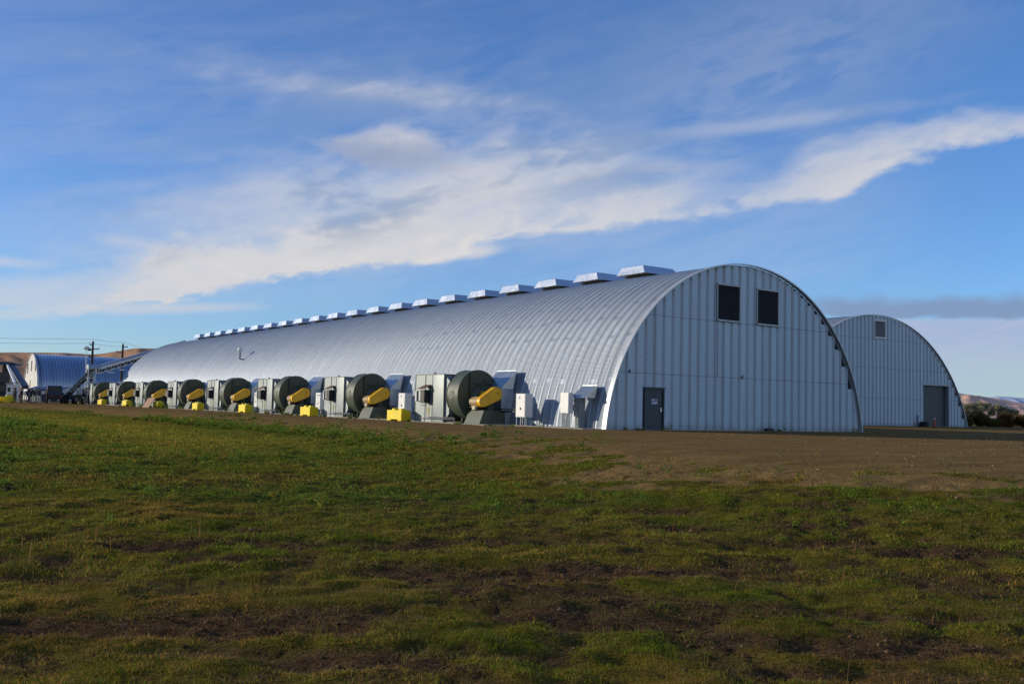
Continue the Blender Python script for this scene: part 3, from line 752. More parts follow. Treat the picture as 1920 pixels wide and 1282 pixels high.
def make_duct():
    r = empty('air_duct', (0, 0, 0))
    # main plenum: local y from 1.35 to 4.75 (beyond the drum), x from -2.5 to the shed wall
    mb = MB(); mb.box(-2.5, .35, 2.75, 4.70, .03, 2.66)
    # transition with creased X panel
    x = -2.5; y0, y1 = 1.45, 2.75; z0, z1 = .03, 2.66; c = (-2.70, 2.05, 1.30)
    b0 = [(x, y1, z0), (x, y1, z1), (x, y0, z1), (x, y0, z0), c]
    mb.add(b0, [(0, 1, 4), (1, 2, 4), (2, 3, 4), (3, 0, 4)])
    mb.box(-2.36, .3, y0, y1, z0+.01, z1-.01)
    mb.add([(x, y0, z1), (x, y1, z1), (-2.36, y1, z1), (-2.36, y0, z1), (x, y0, z0), (-2.36, y0, z0)], [(0, 1, 2, 3), (0, 3, 5, 4)])
    # short neck to the fan drum, tapering
    mb.hexa([(-2.40, 1.10, .5), (-.2, 1.10, .5), (-2.46, 1.45, .15), (.2, 1.45, .15), (-2.40, 1.10, 2.3), (-.2, 1.10, 2.3), (-2.46, 1.45, 2.6), (.2, 1.45, 2.6)])
    du = obj('plenum', mb, M_galv, r)
    mb = MB()
    for y in (1.45, 2.75, 3.55, 4.70): mb.box(-2.53, -2.5, y-.012, y+.012, .03, 2.68)
    mb.box(-2.56, -2.53, 1.44, 1.49, .03, 2.70)
    mb.box(-2.54, .3, 1.42, 4.72, 2.66, 2.685); mb.tube((-2.3, 2.85, 2.70), (-2.3, 2.85, 2.80), .06)
    obj('seam_flange', mb, mat('flange_grey', (.14, .15, .16), .5, .4), du)
    # yellow spray mark at the bottom
    pts = [(-2.504, 3.12+.20*math.cos(a)*(1+.15*math.sin(3*a)), .62+.26*math.sin(a)*(1+.12*math.cos(2*a))) for a in [i*math.pi/9 for i in range(18)]]
    obj('spray_mark', MB().add(pts, [tuple(range(18))]), M_yst, du)
    # control box with rusty rain roof
    mb2 = MB(); mb2.box(-2.92, -2.56, 2.95, 3.42, 1.08, 1.80); cb = bevel(obj('control_box', mb2, M_dark, du), .01)
    mb2 = MB(); mb2.hexa([(-3.05, 2.85, 1.84), (-2.56, 2.85, 2.06), (-3.05, 3.52, 1.84), (-2.56, 3.52, 2.06), (-3.05, 2.85, 1.87), (-2.56, 2.85, 2.10), (-3.05, 3.52, 1.87), (-2.56, 3.52, 2.10)])
    obj('rain_roof', mb2, M_rust, cb)
    mb2 = MB(); mb2.box(-2.76, -2.56, 3.50, 3.86, 1.20, 1.72); mb2.box(-2.80, -2.56, 4.05, 4.20, 1.15, 1.74)
    obj('switch_box', mb2, M_galv_d, du)
    # conduits
    mb2 = MB(); mb2.path([(-2.62, 4.2, 1.45), (-2.62, 5.4, 1.45), (-1.2, 5.6, 1.45)], .025); mb2.path([(-2.62, 3.2, 1.08), (-2.62, 3.2, .30), (-2.62, .2, .30)], .02)
    mb2.path([(-2.64, 3.9, .22), (-2.64, .2, .22)], .02); mb2.path([(-2.60, 3.6, 1.2), (-2.60, 3.6, .95), (-2.6, 3.9, .95), (-2.6, 3.4, .95)], .012)
    obj('conduit', mb2, M_pipe, du)
    # hood entering the curved roof, beside the fan
    mb = MB(); ya, yb = -1.25, .6
    mb.add([(.40, ya, 2.92), (.40, yb, 2.92), (-.62, yb, 1.92), (-.62, ya, 1.92), (.20, ya, 1.92), (.20, yb, 1.92)], [(0, 3, 2, 1), (0, 4, 3), (1, 2, 5)])
    obj('riser', MB().box(-.50, .3, ya+.10, yb, .03, 1.915), M_vent, r)
    ho = obj('hood', fix_normals(mb.mesh('hood')), M_hood, r)
    mb = MB(); mb.bar((.42, ya-.02, 2.94), (.42, yb, 2.94), .06, .03); obj('hood_flashing', mb, M_vent, ho)
    mb = MB(); mb.prism([(.38, 2.89), (-.60, 1.925), (.19, 1.925)], ya-.022, ya-.004); obj('hood_cheek', mb, M_cheek, ho)  # pale plate over the cheek carries its painted light
    return r
def make_cabinet(w=.47, dpt=.85, z0=.45, z1=1.66):
    r = empty('electrical_cabinet', (0, 0, 0))
    mb = MB(); mb.box(0, w, 0, dpt, z0, z1); bevel(obj('body', mb, M_white, r), .015, 2)
    mb = MB(); mb.box(-.018, -.002, .03, dpt-.03, z0+.03, z1-.03); dr = bevel(obj('door', mb, M_white, r), .006)
    mb = MB(); mb.box(-.045, -.018, .36, .44, z0+.38, z0+.50); obj('door_handle', mb, M_dark, dr)
    mb = MB(); mb.box(-.023, -.018, dpt-.42, dpt-.30, z1-.28, z1-.12); obj('sticker', mb, mat('sticker_blue', (.25, .32, .45), .5), dr)
    for x in (.03, w-.06):
        for y in (.03, dpt-.07): obj('leg', MB().box(x, x+.035, y, y+.035, .0, z0), M_galv, r)
    obj('leg', MB().box(.03, .065, dpt*.5, dpt*.5+.035, .0, z0), M_galv, r)
    for y in (.15, .30, .62): obj('conduit', MB().tube((.22, y, .02), (.22, y, z0), .022), M_pipe, r)
    for z, q in ((.72, .05), (.84, .03)): obj('cable_run', MB().tube((.10, dpt, z), (.10, 2.6, z), q), M_dark, r)
    return r
YF = [9.15+12.79*k for k in range(8)]
fan0, duct0, cab0 = make_fan(), make_duct(), make_cabinet()
for k, y in enumerate(YF):
    place = ('nearest the front gable' if k == 0 else 'farthest, beside the conveyor tower' if k == 7 else ORD[k]+' back from the front gable')
    f_ = fan0 if k == 0 else copy_tree(fan0); f_.location = (0, y, 0)
    tag(f_, 'round dark green blower fan with yellow belt guard, '+place, 'industrial fan', 'blower fans along the side of the main quonset')
    d_ = duct0 if k == 0 else copy_tree(duct0); d_.location = (0, y, 0)
    tag(d_, 'galvanised air duct with rusty roofed control box, '+place, 'air duct', 'air ducts feeding the main quonset')
    c_ = cab0 if k == 0 else copy_tree(cab0); c_.location = (-1.0, y-4.1, 0)
    tag(c_, 'white electrical cabinet on legs beside the round fan '+place, 'electrical cabinet', 'white electrical cabinets by the fans')
# small panel by the gable corner with conduits, and its hood
sc_ = empty('meter_cabinet', (-.95, 1.55, 0), 0, 'small white cabinet over a bundle of conduits, closest to the front gable corner', 'electrical cabinet')
mb = MB(); mb.box(0, .28, 0, .66, .72, 1.72); bevel(obj('body', mb, M_white, sc_), .012, 2)
mb = MB(); mb.box(-.012, 0, .02, .64, .74, 1.70); obj('door', mb, M_white, sc_)
mb = MB()
for i in range(7): mb.tube((.10, .06+i*.09, .0), (.10, .06+i*.09, .73), .022)
mb.path([(.28, .2, 1.6), (.85, .0, 1.62), (1.0, -.2, 1.6)], .03); mb.path([(.28, .25, 1.35), (.8, .05, 1.35), (.95, 0, 1.35)], .025); mb.path([(.28, .2, 1.1), (.45, -.02, 1.1), (.45, -.02, .1)], .035)
obj('conduit', mb, M_pipe, sc_)
mb = MB(); mb.box(.30, .40, -.05, .10, .85, 1.05); mb.box(.55, .90, -.15, .30, .02, 1.55); obj('junction_box', mb, M_galv_d, sc_)
sh = empty('wall_hood', (0, 1.35, 0), 0, 'small sheet metal hood on the curved roof above the conduit cabinet', 'hood')
mb = MB(); mb.add([(.20, -.55, 2.08), (.20, .55, 2.08), (-.62, .55, 1.48), (-.62, -.55, 1.48), (.06, -.55, 1.48), (.06, .55, 1.48)], [(0, 3, 2, 1), (0, 4, 3), (1, 2, 5)])
obj('hood_sheet', fix_normals(mb.mesh('hood_sheet')), M_hood, sh)
mb = MB(); mb.bar((.2, -.57, 2.10), (.2, .57, 2.10), .05, .03); obj('hood_flashing', mb, M_vent, sh)
mb = MB(); mb.prism([(.18, 2.06), (-.60, 1.485), (.05, 1.485)], -.572, -.554); obj('hood_cheek', mb, M_cheek, sh)  # same pale plate, cheek light put into the colour
# fan slab
mb = MB(); mb.box(-2.95, .02, 5.9, 103, -.3, .035); mb.box(-1.15, .02, .2, 5.9, -.3, .032)
tag(obj('concrete_slab', mb, M_conc), 'narrow pale concrete slab under the fans along the shed', 'slab', kind='structure')

# ------------------------------------------------------------------ yellow blocks
def make_block():
    r = empty('concrete_block', (0, 0, 0))
    w, l, h = .62, 1.72, .62
    mb = MB()
    mb.box(0, w, 0, .5, .08, h); mb.box(0, w, 1.22, l, .08, h); mb.box(0, w, .5, 1.22, .08, h); mb.box(0, w, 0, .45, 0, .08); mb.box(0, w, 1.27, l, 0, .08)
    # lower notch
    me = mb.mesh('block_body'); bm = bmesh.new(); bm.from_mesh(me); bmesh.ops.remove_doubles(bm, verts=bm.verts, dist=1e-4); bm.to_mesh(me); bm.free()
    bevel(obj('block_body', me, M_block, r), .025, 2)
    for y in (.45, 1.27):
        mb = MB(); mb.hexa([(.14, y-.2, h-.01), (.48, y-.2, h-.01), (.14, y+.2, h-.01), (.48, y+.2, h-.01), (.19, y-.14, h+.10), (.43, y-.14, h+.10), (.19, y+.14, h+.10), (.43, y+.14, h+.10)])
        bevel(obj('lifting_knob', mb, M_block, r), .02)
    return r
b0 = make_block()
for k in range(8):
    o = b0 if k == 0 else copy_tree(b0)
    o.location = (-3.32+random.uniform(-.08, .08), 14.1+12.79*k+random.uniform(-.25, .25), 0); o.rotation_euler.z = R_(random.uniform(-2.5, 2.5))
    lab = ('nearest the camera, by the white cabinet' if k == 0 else 'behind the leaning brown board' if k == 4 else 'farthest, left of the last green fan' if k == 7 else 'between %s and %s fan' % (ORD[k], ORD[k+1]))
    tag(o, 'yellow concrete block with two top knobs, '+lab, 'concrete block', 'yellow concrete blocks along the yard')
for i, (x, y, a, lab) in enumerate([(-13.1, 97.3, 5, 'right one of the dim pair at the left frame edge'), (-14.3, 98.2, -4, 'left one of the dim pair at the left frame edge')]):
    o = copy_tree(b0); o.location = (x, y, 0); o.rotation_euler.z = R_(a-35); o.scale = (1, 1, 1.25 if i == 0 else 1)
    tag(o, 'yellow concrete block, '+lab, 'concrete block', 'yellow concrete blocks along the yard')
mb = MB(); mb.hexa([(-4.05, 66.0, .0), (-3.99, 66.0, .0), (-4.05, 68.6, .0), (-3.99, 68.6, .0), (-3.42, 66.0, 1.0), (-3.36, 66.0, 1.0), (-3.42, 68.6, 1.0), (-3.36, 68.6, 1.0)])
tag(obj('board', mb, M_ply), 'brown board leaning against a yellow block', 'board')

# ------------------------------------------------------------------ lamp on the long roof
rl = empty('roof_lamp', (1.95, 55.9, 5.0), 0, 'small round white lamp on a bracket on the curved roof', 'lamp')
mb = MB(); mb.ball((-.35, -.1, .80), .24); obj('lamp_globe', mb, M_white, rl)
mb = MB(); mb.tube((.05, -.05, -.1), (-.35, -.1, -.1), .05); mb.tube((-.35, -.1, -.12), (-.35, -.1, .60), .06); obj('bracket', mb, M_dark, rl)

# ------------------------------------------------------------------ utility poles, wires
def pole(x, y, h, arms, label):
    r = empty('utility_pole', (x, y, 0), 0, label, 'utility pole', 'wooden utility poles')
    mb = MB(); mb.tube((0, 0, 0), (0, 0, h), .22, .15, n=10); obj('pole', mb, M_wood, r)
    for (z, a, b) in arms:
        mb = MB(); mb.bar((a*.82, -a*.57, z), (b*.82, -b*.57, z), .12, .14)
        for t in (a, b):
            if abs(t) > .3: mb.tube((t*.82, -t*.57, z+.07), (t*.82, -t*.57, z+.3), .05, .03)
        obj('crossarm', mb, M_wood, r)
    mb = MB(); mb.tube((0, 0, h), (0, 0, h+.35), .04, .03); obj('insulator', mb, M_galv_d, r)
    return r
pole(1.2, 119.8, 9.25, [(8.75, -.5, .1), (8.1, -.1, .95), (6.9, -.5, .2)], 'dark wooden utility pole beside the floodlight mast')
pole(8.5, 133.0, 9.8, [(9.3, -.1, .75), (8.4, -1.0, .1)], 'dark wooden utility pole right, behind the covered conveyor')
pole(-29.8, 138.9, 9.4, [(8.7, -1, 1)], 'dark wooden utility pole out beyond the left edge')
def wire(a, b, sag, label):
    a = Vector(a); b = Vector(b); pts = []
    for i in range(13):
        t = i/12; p_ = a.lerp(b, t); p_.z -= sag*4*t*(1-t); pts.append(p_)
    mb = MB(); mb.path(pts, .018, n=5)
    tag(obj('power_line', mb, mat('wire_dark', (.06, .06, .065), .5)), label, 'wire', 'overhead wires')
wire((-29.8, 138.9, 9.75), (1.2, 119.8, 9.6), .35, 'top overhead wire running left from the mast side pole')
wire((-29.8, 138.9, 8.95), (1.2, 119.8, 8.95), .35, 'lower overhead wire running left from the mast side pole')
wire((1.2, 119.8, 9.6), (8.5, 133, 10.1), .15, 'top overhead wire between the two visible poles')
wire((1.2, 119.8, 8.95), (8.5, 133, 9.4), .15, 'lower overhead wire between the two visible poles')
wire((8.5, 133, 10.1), (60, 205, 9.0), 1.0, 'overhead wire running right behind the shed from the right pole')
pole(60, 205, 8.9, [(8.3, -1, 1)], 'dark wooden utility pole hidden behind the long shed')

# floodlight mast
r = empty('floodlight_mast', (-2.1, 107.2, 0), 0, 'thin white mast with a round white floodlight on top', 'floodlight')
mb = MB(); mb.tube((.12, .1, 0), (.0, 0, 7.2), .07, .05, n=8); obj('mast', mb, M_white, r)
mb = MB(); mb.ball((0, 0, 7.6), .44, (1, 1, .62)); obj('lamp_head', mb, mat('lamp_white', (.85, .85, .8), .25), r)
mb = MB(); mb.tube((.2, -.1, 7.42), (.55, -.35, 7.40), .2, .1); obj('lamp_housing', mb, M_dark, r)

# ------------------------------------------------------------------ conveyors and tower
def truss(parent, a, b, hgt, wid, n, mchord, mdark, cover=None, covm=None):
    a = Vector(a); b = Vector(b); d_ = b-a; side = d_.cross(Vector((0, 0, 1))).normalized()*wid/2
    ch = MB(); up = Vector((0, 0, hgt))
    for s in (-1, 1):
        ch.bar(a+side*s, b+side*s, .09, .09); ch.bar(a+side*s+up, b+side*s+up, .09, .12)
        for i in range(n+1):
            p_ = a+d_*(i/n)+side*s; ch.bar(p_, p_+up, .07, .07)
            if i < n: ch.bar(p_, a+d_*((i+1)/n)+side*s+up, .045, .045)
    obj('truss', ch, mchord, parent)
    mb = MB(); mb.bar(a+up*.45, b+up*.45, wid*.82, hgt*.62); obj('belt', mb, mdark, parent)
    if cover:
        mb = MB(); N = 10; vs = []
        for q in (a, b):
            for i in range(N+1):
                t = math.pi*i/N; vs.append(tuple(q+side*1.15*math.cos(t)+Vector((0, 0, hgt+.05+cover*math.sin(t)))))
        fs = [(i, i+1, N+2+i, N+1+i) for i in range(N)]+[tuple(range(N+1)), tuple(range(2*N+1, N, -1))]
        mb.add(vs, fs, 0, False); c_ = obj('cover', mb, covm, parent)
        mb = MB()
        for s in (-1, 1): mb.bar(a+side*1.2*s+up, b+side*1.2*s+up, .05, .26)
        obj('side_skirt', mb, M_white, parent)
r = empty('conveyor_gallery', (-1.6, 102, 0), 0, 'covered conveyor gallery climbing from the tower to the long shed roof', 'conveyor')
truss(r, (0, 0, 4.05), (11.2, 0, 8.05), .62, 1.1, 14, M_white, M_dark, .45, M_bluemetal)
for (x, z) in ((1.5, 4.15), (2.9, 4.55), (4.4, 4.95)):
    mb = MB(); mb.tube((x, -.9, z), (x, -.9, z+.16), .58, .38, n=16); mb.tube((x, -.9, z+.1), (x, -.4, z+.45), .03, n=6); obj('lamp_shade', mb, M_white, r)
r = empty('conveyor_tower', (-2.4, 102.0, 0), 0, 'white lattice tower holding up the conveyor junction', 'tower')
mb = MB()
for x in (-.45, .45):
    for y in (-.5, .5):
        mb.bar((x, y, 0), (x, y, 4.7), .08, .08)
for z in (1.2, 2.3, 3.4, 4.6):
    for s in (-.5, .5): mb.bar((-.45, s, z), (.45, s, z), .07, .07)
    for s in (-.45, .45): mb.bar((s, -.5, z), (s, .5, z), .07, .07)
for z0, z1 in ((1.2, 2.3), (2.3, 3.4), (3.4, 4.6)):
    mb.bar((-.45, -.5, z0), (.45, -.5, z1), .05, .05); mb.bar((.45, .5, z0), (-.45, .5, z1), .05, .05)
obj('lattice', mb, M_white, r)
mb = MB(); mb.box(-.75, .75, -.7, .7, 1.98, 2.1); obj('platform', mb, M_rust, r)
mb = MB(); mb.box(-.35, .35, -.74, -.70, 1.35, 1.95); obj('notice_board', mb, M_white, r)
mb = MB(); mb.box(-.65, .75, -.5, .6, .0, 1.3); obj('base_bin', mb, M_dark, r)
mb = MB(); N = 10; vs = []
for q in (-.5, 1.1):
    for i in range(N+1):
        t = math.pi*i/N; vs.append((q, .75*math.cos(t), 4.7+.55*math.sin(t)))
mb.add(vs, [(i, i+1, N+2+i, N+1+i) for i in range(N)]+[tuple(range(N+1)), tuple(range(2*N+1, N, -1))]); obj('junction_cover', mb, M_bluemetal, r)
r = empty('inclined_conveyor', (-5.0, 104.5, 0), 0, 'steep dark inclined conveyor rising to the tower', 'conveyor')
truss(r, (-.1, 0, .35), (2.9, -2.3, 4.35), .5, .8, 8, M_galv, M_dark)
for f_ in (.2, .4, .6, .8): 
    p_ = Vector((-.1, 0, .35)).lerp(Vector((2.9, -2.3, 4.35)), f_); obj('roller', MB().bar(p_+Vector((-.3, -.35, -.25)), p_+Vector((.35, -.45, -.05)), .09, .09), M_galv, r)
obj('support', MB().tube((-.1, 0, 0), (-.1, 0, .5), .06), M_galv, r); obj('support', MB().tube((1.6, -1.2, 0), (1.6, -1.2, 2.6), .06), M_galv, r)
r = empty('belt_conveyor', (-9.4, 108.8, 0), 0, 'long low belt conveyor with blue grey cover behind the people', 'conveyor')
for i, (t0, t1) in enumerate(((0, .34), (.345, .62), (.63, 1.0))):
    A_ = Vector((0, 0, 1.15)); B_ = Vector((4.9, -3.4, 1.55)); a, b = A_.lerp(B_, t0), A_.lerp(B_, t1)
    mb = MB(); mb.bar(a, b, .7, .34); tr = obj('trough', mb, M_white, r)
    mb = MB(); mb.bar(a+Vector((0, 0, .22)), b+Vector((0, 0, .22)), .8, .10); obj('cover', mb, M_bluemetal, tr)
for t in (.03, .2, .4, .6, .8, .97):
    q = A_.lerp(B_, t); mb = MB(); mb.bar((q.x, q.y-.3, 0), (q.x, q.y-.3, q.z), .06, .06); mb.bar((q.x, q.y+.3, 0), (q.x, q.y+.3, q.z), .06, .06); mb.bar((q.x, q.y-.3, .4), (q.x, q.y+.3, .4), .05, .05)
    obj('leg', mb, M_galv, r)
# control hut
r = empty('control_hut', (-10.9, 106.8, 0), R_(-12), 'small pale hut with a sloping blue roof left of the belt conveyor', 'hut')
mb = MB(); mb.box(-.75, .65, -.7, .7, 1.0, 2.35); obj('wall', mb, M_white, r)
mb = MB(); mb.hexa([(-.95, -.9, 2.36), (.85, -.9, 2.56), (-.95, .9, 2.36), (.85, .9, 2.56), (-.95, -.9, 2.46), (.85, -.9, 2.66), (-.95, .9, 2.46), (.85, .9, 2.66)]); obj('roof', mb, M_bluemetal, r)
for x in (-.45, .25):
    mb = MB(); mb.box(x-.17, x+.17, -.72, -.701, 1.35, 1.9); obj('window', mb, M_glass, r)
for a_, b_, w_ in (((-1.0, -.8, .0), (-.6, -.7, 1.2), .2), ((.6, -.6, 0), (.6, -.6, 1.0), .1), ((.6, .6, 0), (.6, .6, 1.0), .1), ((-.7, .6, 0), (-.7, .6, 1.0), .1)):
    obj('leg', MB().bar(a_, b_, w_, .1), M_white, r)
# old elevator building
r = empty('old_elevator_building', (-5.7, 156, 0), R_(-14), 'old grey boarded building with a raised flat shed roof at the left edge', 'building')
mb = MB(); mb.box(-3.5, .9, 0, 6, 0, 4.9); obj('wall', mb, M_oldwood, r)
mb = MB(); mb.hexa([(.91, 0, 0), (1.7, 0, 0), (.91, 3, 0), (1.7, 3, 0), (.91, 0, 4.7), (1.7, 0, 4.1), (.91, 3, 4.7), (1.7, 3, 4.1)]); obj('lean_to', mb, M_galv_d, r)
mb = MB(); mb.hexa([(-3.8, -.6, 6.15), (2.3, -.6, 6.1), (-3.8, 4.5, 6.4), (2.3, 4.5, 6.4), (-2.0, .6, 6.75), (.6, .6, 6.75), (-2.0, 3.5, 6.8), (.6, 3.5, 6.8)]); obj('roof', mb, M_dark, r)
for x in (-3.2, -1.4, .1): obj('post', MB().box(x, x+.22, .1, .3, 4.9, 6.3), M_oldwood, r)
obj('loft', MB().box(-.6, .85, .5, 3.5, 4.9, 6.3), M_oldwood, r)
for z in (.9, 2.6): 
    mb = MB(); mb.box(-3.0, 1.8, -.05, -.005, z, z+.6); obj('opening', mb, M_dark, r)
r = empty('loading_chute', (-7.3, 143, 0), 0, 'long pale sloping chute in front of the old grey building', 'chute')
mb = MB(); mb.bar((.25, .7, 5.8), (-1.3, -21, 2.4), .25, .3); obj('side_rail', mb, M_white, r)
mb = MB(); mb.bar((1.0, .3, 5.5), (.0, -21, 2.1), .9, .5); obj('trough', mb, M_troughdk, r)
obj('support', MB().bar((-.8, -14, 0), (-.8, -14, 3.2), .15, .15), M_galv_d, r); obj('support', MB().bar((.5, -2, 0), (.5, -2, 5.2), .15, .15), M_galv_d, r)
# low blue shed
r = empty('low_blue_shed', (-5.6, 131, 0), R_(-35), 'low blue metal shed below the white end wall of the far quonset', 'shed')
mb = MB(); mb.box(0, 5.2, 0, 2.5, 0, 1.85); obj('wall', mb, M_blue, r)
mb = MB(); mb.hexa([(-.1, -.1, 1.86), (5.3, -.1, 1.86), (-.1, 2.6, 2.3), (5.3, 2.6, 2.3), (-.1, -.1, 1.94), (5.3, -.1, 1.94), (-.1, 2.6, 2.38), (5.3, 2.6, 2.38)]); obj('roof', mb, M_blue, r)
# white tote and hopper
r = empty('tote_bin', (-9.2, 101.2, 0), R_(-30), 'white tote bin standing on the yard among the people', 'bin')
mb = MB(); mb.box(-.3, .3, -.3, .3, .15, 1.3); bevel(obj('bin_body', mb, mat('cream_plastic', (.75, .70, .55), .5), r), .04)
mb = MB(); mb.box(-.35, .35, -.35, .35, 0, .12); obj('pallet', mb, M_oldwood, r)
r = empty('hopper', (-3.45, 102.6, 0), R_(-35), 'pale grey cone hopper under the inclined conveyor', 'hopper')
mb = MB(); mb.box(-.4, .4, -.4, .4, 1.25, 2.05); mb.hexa([(-.12, -.12, .6), (.12, -.12, .6), (-.12, .12, .6), (.12, .12, .6), (-.4, -.4, 1.25), (.4, -.4, 1.25), (-.4, .4, 1.25), (.4, .4, 1.25)]); obj('cone', mb, M_vent, r)
mb = MB()
for x in (-.36, .36):
    for y in (-.36, .36): mb.bar((x, y, 0), (x, y, 1.3), .05, .05)
obj('leg', mb, M_galv_d, r)

# ------------------------------------------------------------------ vehicles
def wheel(parent, x, y, rr, w):
    mb = MB(); mb.tube((x-w/2, y, rr), (x+w/2, y, rr), rr, n=18); t_ = bevel(obj('wheel', mb, M_tyre, parent), .02)
    mb = MB(); mb.tube((x-w/2-.01, y, rr), (x+w/2+.01, y, rr), rr*.5, n=12); obj('rim', mb, M_galv_d, t_)
# rear view flatbed truck: local x across, y forward
r = empty('flatbed_truck', (-7.55, 97.2, 0), R_(-10), 'blue flatbed truck seen from behind with dark cab window', 'truck')
mb = MB(); mb.box(-1.05, 1.05, 0, 3.0, 1.05, 1.22); mb.box(-1.05, 1.05, 0, .06, 1.22, 1.45); obj('flatbed', mb, M_blue, r)
mb = MB(); mb.prism([(3.1, .7), (5.1, .7), (5.1, 1.25), (4.6, 1.45), (4.3, 2.2), (3.1, 2.25)], -.88, .88, axis='x'); cb = bevel(obj('cab', fix_normals(mb.mesh('cab')), M_blue, r), .05)
mb = MB(); mb.box(-.7, .7, 3.08, 3.099, 1.55, 2.05); obj('window', mb, M_glass, cb)
mb = MB(); mb.box(-.9, .9, .2, 4.8, .5, .75); mb.box(-.95, .95, .1, .3, .55, 1.05); obj('chassis', mb, M_dark, r)
for x in (-.85, .85): wheel(r, x, .9, .42, .34); wheel(r, x, 4.3, .42, .28)
for x in (-.3, .75):
    mb = MB(); mb.box(x-.1, x+.1, -.02, .0, .9, 1.02); obj('tail_light', mb, M_red, r)
r = empty('tractor', (-5.2, 98.6, 0), R_(-40), 'dark compact tractor parked under the inclined conveyor', 'tractor')
mb = MB(); mb.box(-.35, .35, .2, 1.8, .6, 1.15); mb.box(-.5, .5, -.6, .3, .55, .9); obj('hood', bevel_me := mb.mesh('hood'), M_dark, r)
mb = MB(); mb.box(-.28, .28, -.55, -.05, .95, 1.05); mb.box(-.28, .28, -.6, -.5, 1.0, 1.45); obj('seat', mb, M_tyre, r)
mb = MB(); mb.tube((0, .1, 1.1), (0, -.05, 1.4), .025); mb.tube((0, -.05, 1.39), (0, -.08, 1.42), .17, n=14); obj('steering_wheel', mb, M_tyre, r)
for x in (-.62, .62): wheel(r, x, -.35, .58, .32); wheel(r, x, 1.45, .36, .22)

# ------------------------------------------------------------------ people
def person(x, y, rz, jac, trs, pose, label, hat=None, h=1.75):
    k = h/1.75
    a, b = pose
    V_ = [(0, 0, .98), (0, 0, 1.15), (0, .0, 1.36), (0, 0, 1.49), (0, .01, 1.60), (0, .01, 1.70),
          (-.19, 0, 1.41), (-.25, .02, 1.16), (-.25-a*.05, .08+a*.18, .95+a*.2), (.19, 0, 1.41), (.25, .02, 1.16), (.25+b*.03, .06+b*.2, .94+b*.22),
          (-.10, 0, .92), (-.12, .03, .50), (-.13, .0, .09), (.10, 0, .92), (.12, .02, .50), (.14, .02, .09), (-.14, .15, .035), (.15, .17, .035), (-.25-a*.05, .10+a*.24, .87+a*.22), (.25+b*.03, .08+b*.27, .86+b*.24)]
    E_ = [(0, 1), (1, 2), (2, 3), (3, 4), (4, 5), (2, 6), (6, 7), (7, 8), (2, 9), (9, 10), (10, 11), (0, 12), (12, 13), (13, 14), (0, 15), (15, 16), (16, 17), (14, 18), (17, 19), (8, 20), (11, 21)]
    Rd = [.15, .15, .17, .06, .095, .085, .075, .055, .04, .075, .055, .04, .095, .065, .05, .095, .065, .05, .045, .045, .035, .035]
    me = bpy.data.meshes.new('person'); me.from_pydata([tuple(c*k for c in q) for q in V_], E_, [])
    o = bpy.data.objects.new('person', me); COL.objects.link(o)
    sk = o.modifiers.new('skin', 'SKIN')
    for i, q in enumerate(Rd): me.skin_vertices[0].data[i].radius = (q*k, q*k*.8)
    me.skin_vertices[0].data[0].use_root = True
    o.modifiers.new('sub', 'SUBSURF').levels = 1; o.modifiers['sub'].render_levels = 1
    m_ = bpy.data.materials.new('person_clothing'); m_.use_nodes = True; t = NT(m_.node_tree); tc = t.new('ShaderNodeTexCoord').outputs['Object']
    z = t.xyz(tc)[2]; xx = t.m('ABSOLUTE', t.xyz(tc)[0])
    c = t.mix(t.m('GREATER_THAN', z, .93*k), trs, jac); c = t.mix(t.m('GREATER_THAN', z, 1.50*k), c, (.42, .24, .17))
    c = t.mix(t.m('LESS_THAN', z, .10*k), c, (.03, .025, .02))
    c = t.mix(t.m('LESS_THAN', z, .93*k)*t.m('GREATER_THAN', z, .75*k)*t.m('GREATER_THAN', xx, .225*k), c, (.42, .24, .17))
    t.put(t.n['Principled BSDF'].inputs['Base Color'], c); t.n['Principled BSDF'].inputs['Roughness'].default_value = .85
    me.materials.append(m_); o.location = (x, y, .0); o.rotation_euler.z = rz
    tag(o, label, 'person', 'people standing in the yard')
    mb = MB(); mb.ball((0, .0, 1.705*k), .105*k, (1, 1.1, .8)); 
    if hat: mb.tube((0, .06*k, 1.70*k), (0, .07*k, 1.715*k), .125*k, n=14)
    obj('hat' if hat else 'hair', mb, mat('hat_%s' % str(hat), hat, .7) if hat else mat('dark_hair', (.03, .02, .015), .8), o)
    return o
dk = (.02, .022, .03)
person(-12.6, 92.6, 2.2, (.03, .03, .035), (.02, .02, .03), (.2, .1), 'person in black coat standing leftmost, before the pale hut')
person(-12.0, 92.0, -2.0, (.02, .02, .03), (.10, .10, .11), (.5, .1), 'person in dark jacket and grey trousers, turned toward the pair by the hut')
person(-11.75, 93.6, 1.0, (.025, .03, .05), (.02, .02, .025), (0, .3), 'person in navy jacket half hidden behind another near the hut', None, 1.8)
person(-11.2, 92.8, -.5, (.04, .05, .09), (.03, .04, .07), (.1, .7), 'person in blue jacket and jeans in the middle of the group', (.05, .06, .1))
person(-10.75, 93.4, 2.8, (.03, .03, .04), (.03, .05, .1), (.3, .2), 'person in black jacket just left of the white tote bin', None, 1.7)
person(-9.75, 94.2, -2.6, (.02, .03, .08), (.55, .52, .46), (.1, .1), 'person in dark blue jacket and pale trousers right of the tote bin', None, 1.8)
person(-10.1, 95.2, .3, (.05, .05, .05), (.5, .48, .42), (.8, .1), 'person in grey jacket and light trousers beside the white tote bin', (.7, .7, .7))
person(-8.6, 95.8, 1.6, (.02, .02, .025), (.02, .02, .02), (.3, .5), 'person in all black left of the blue truck')

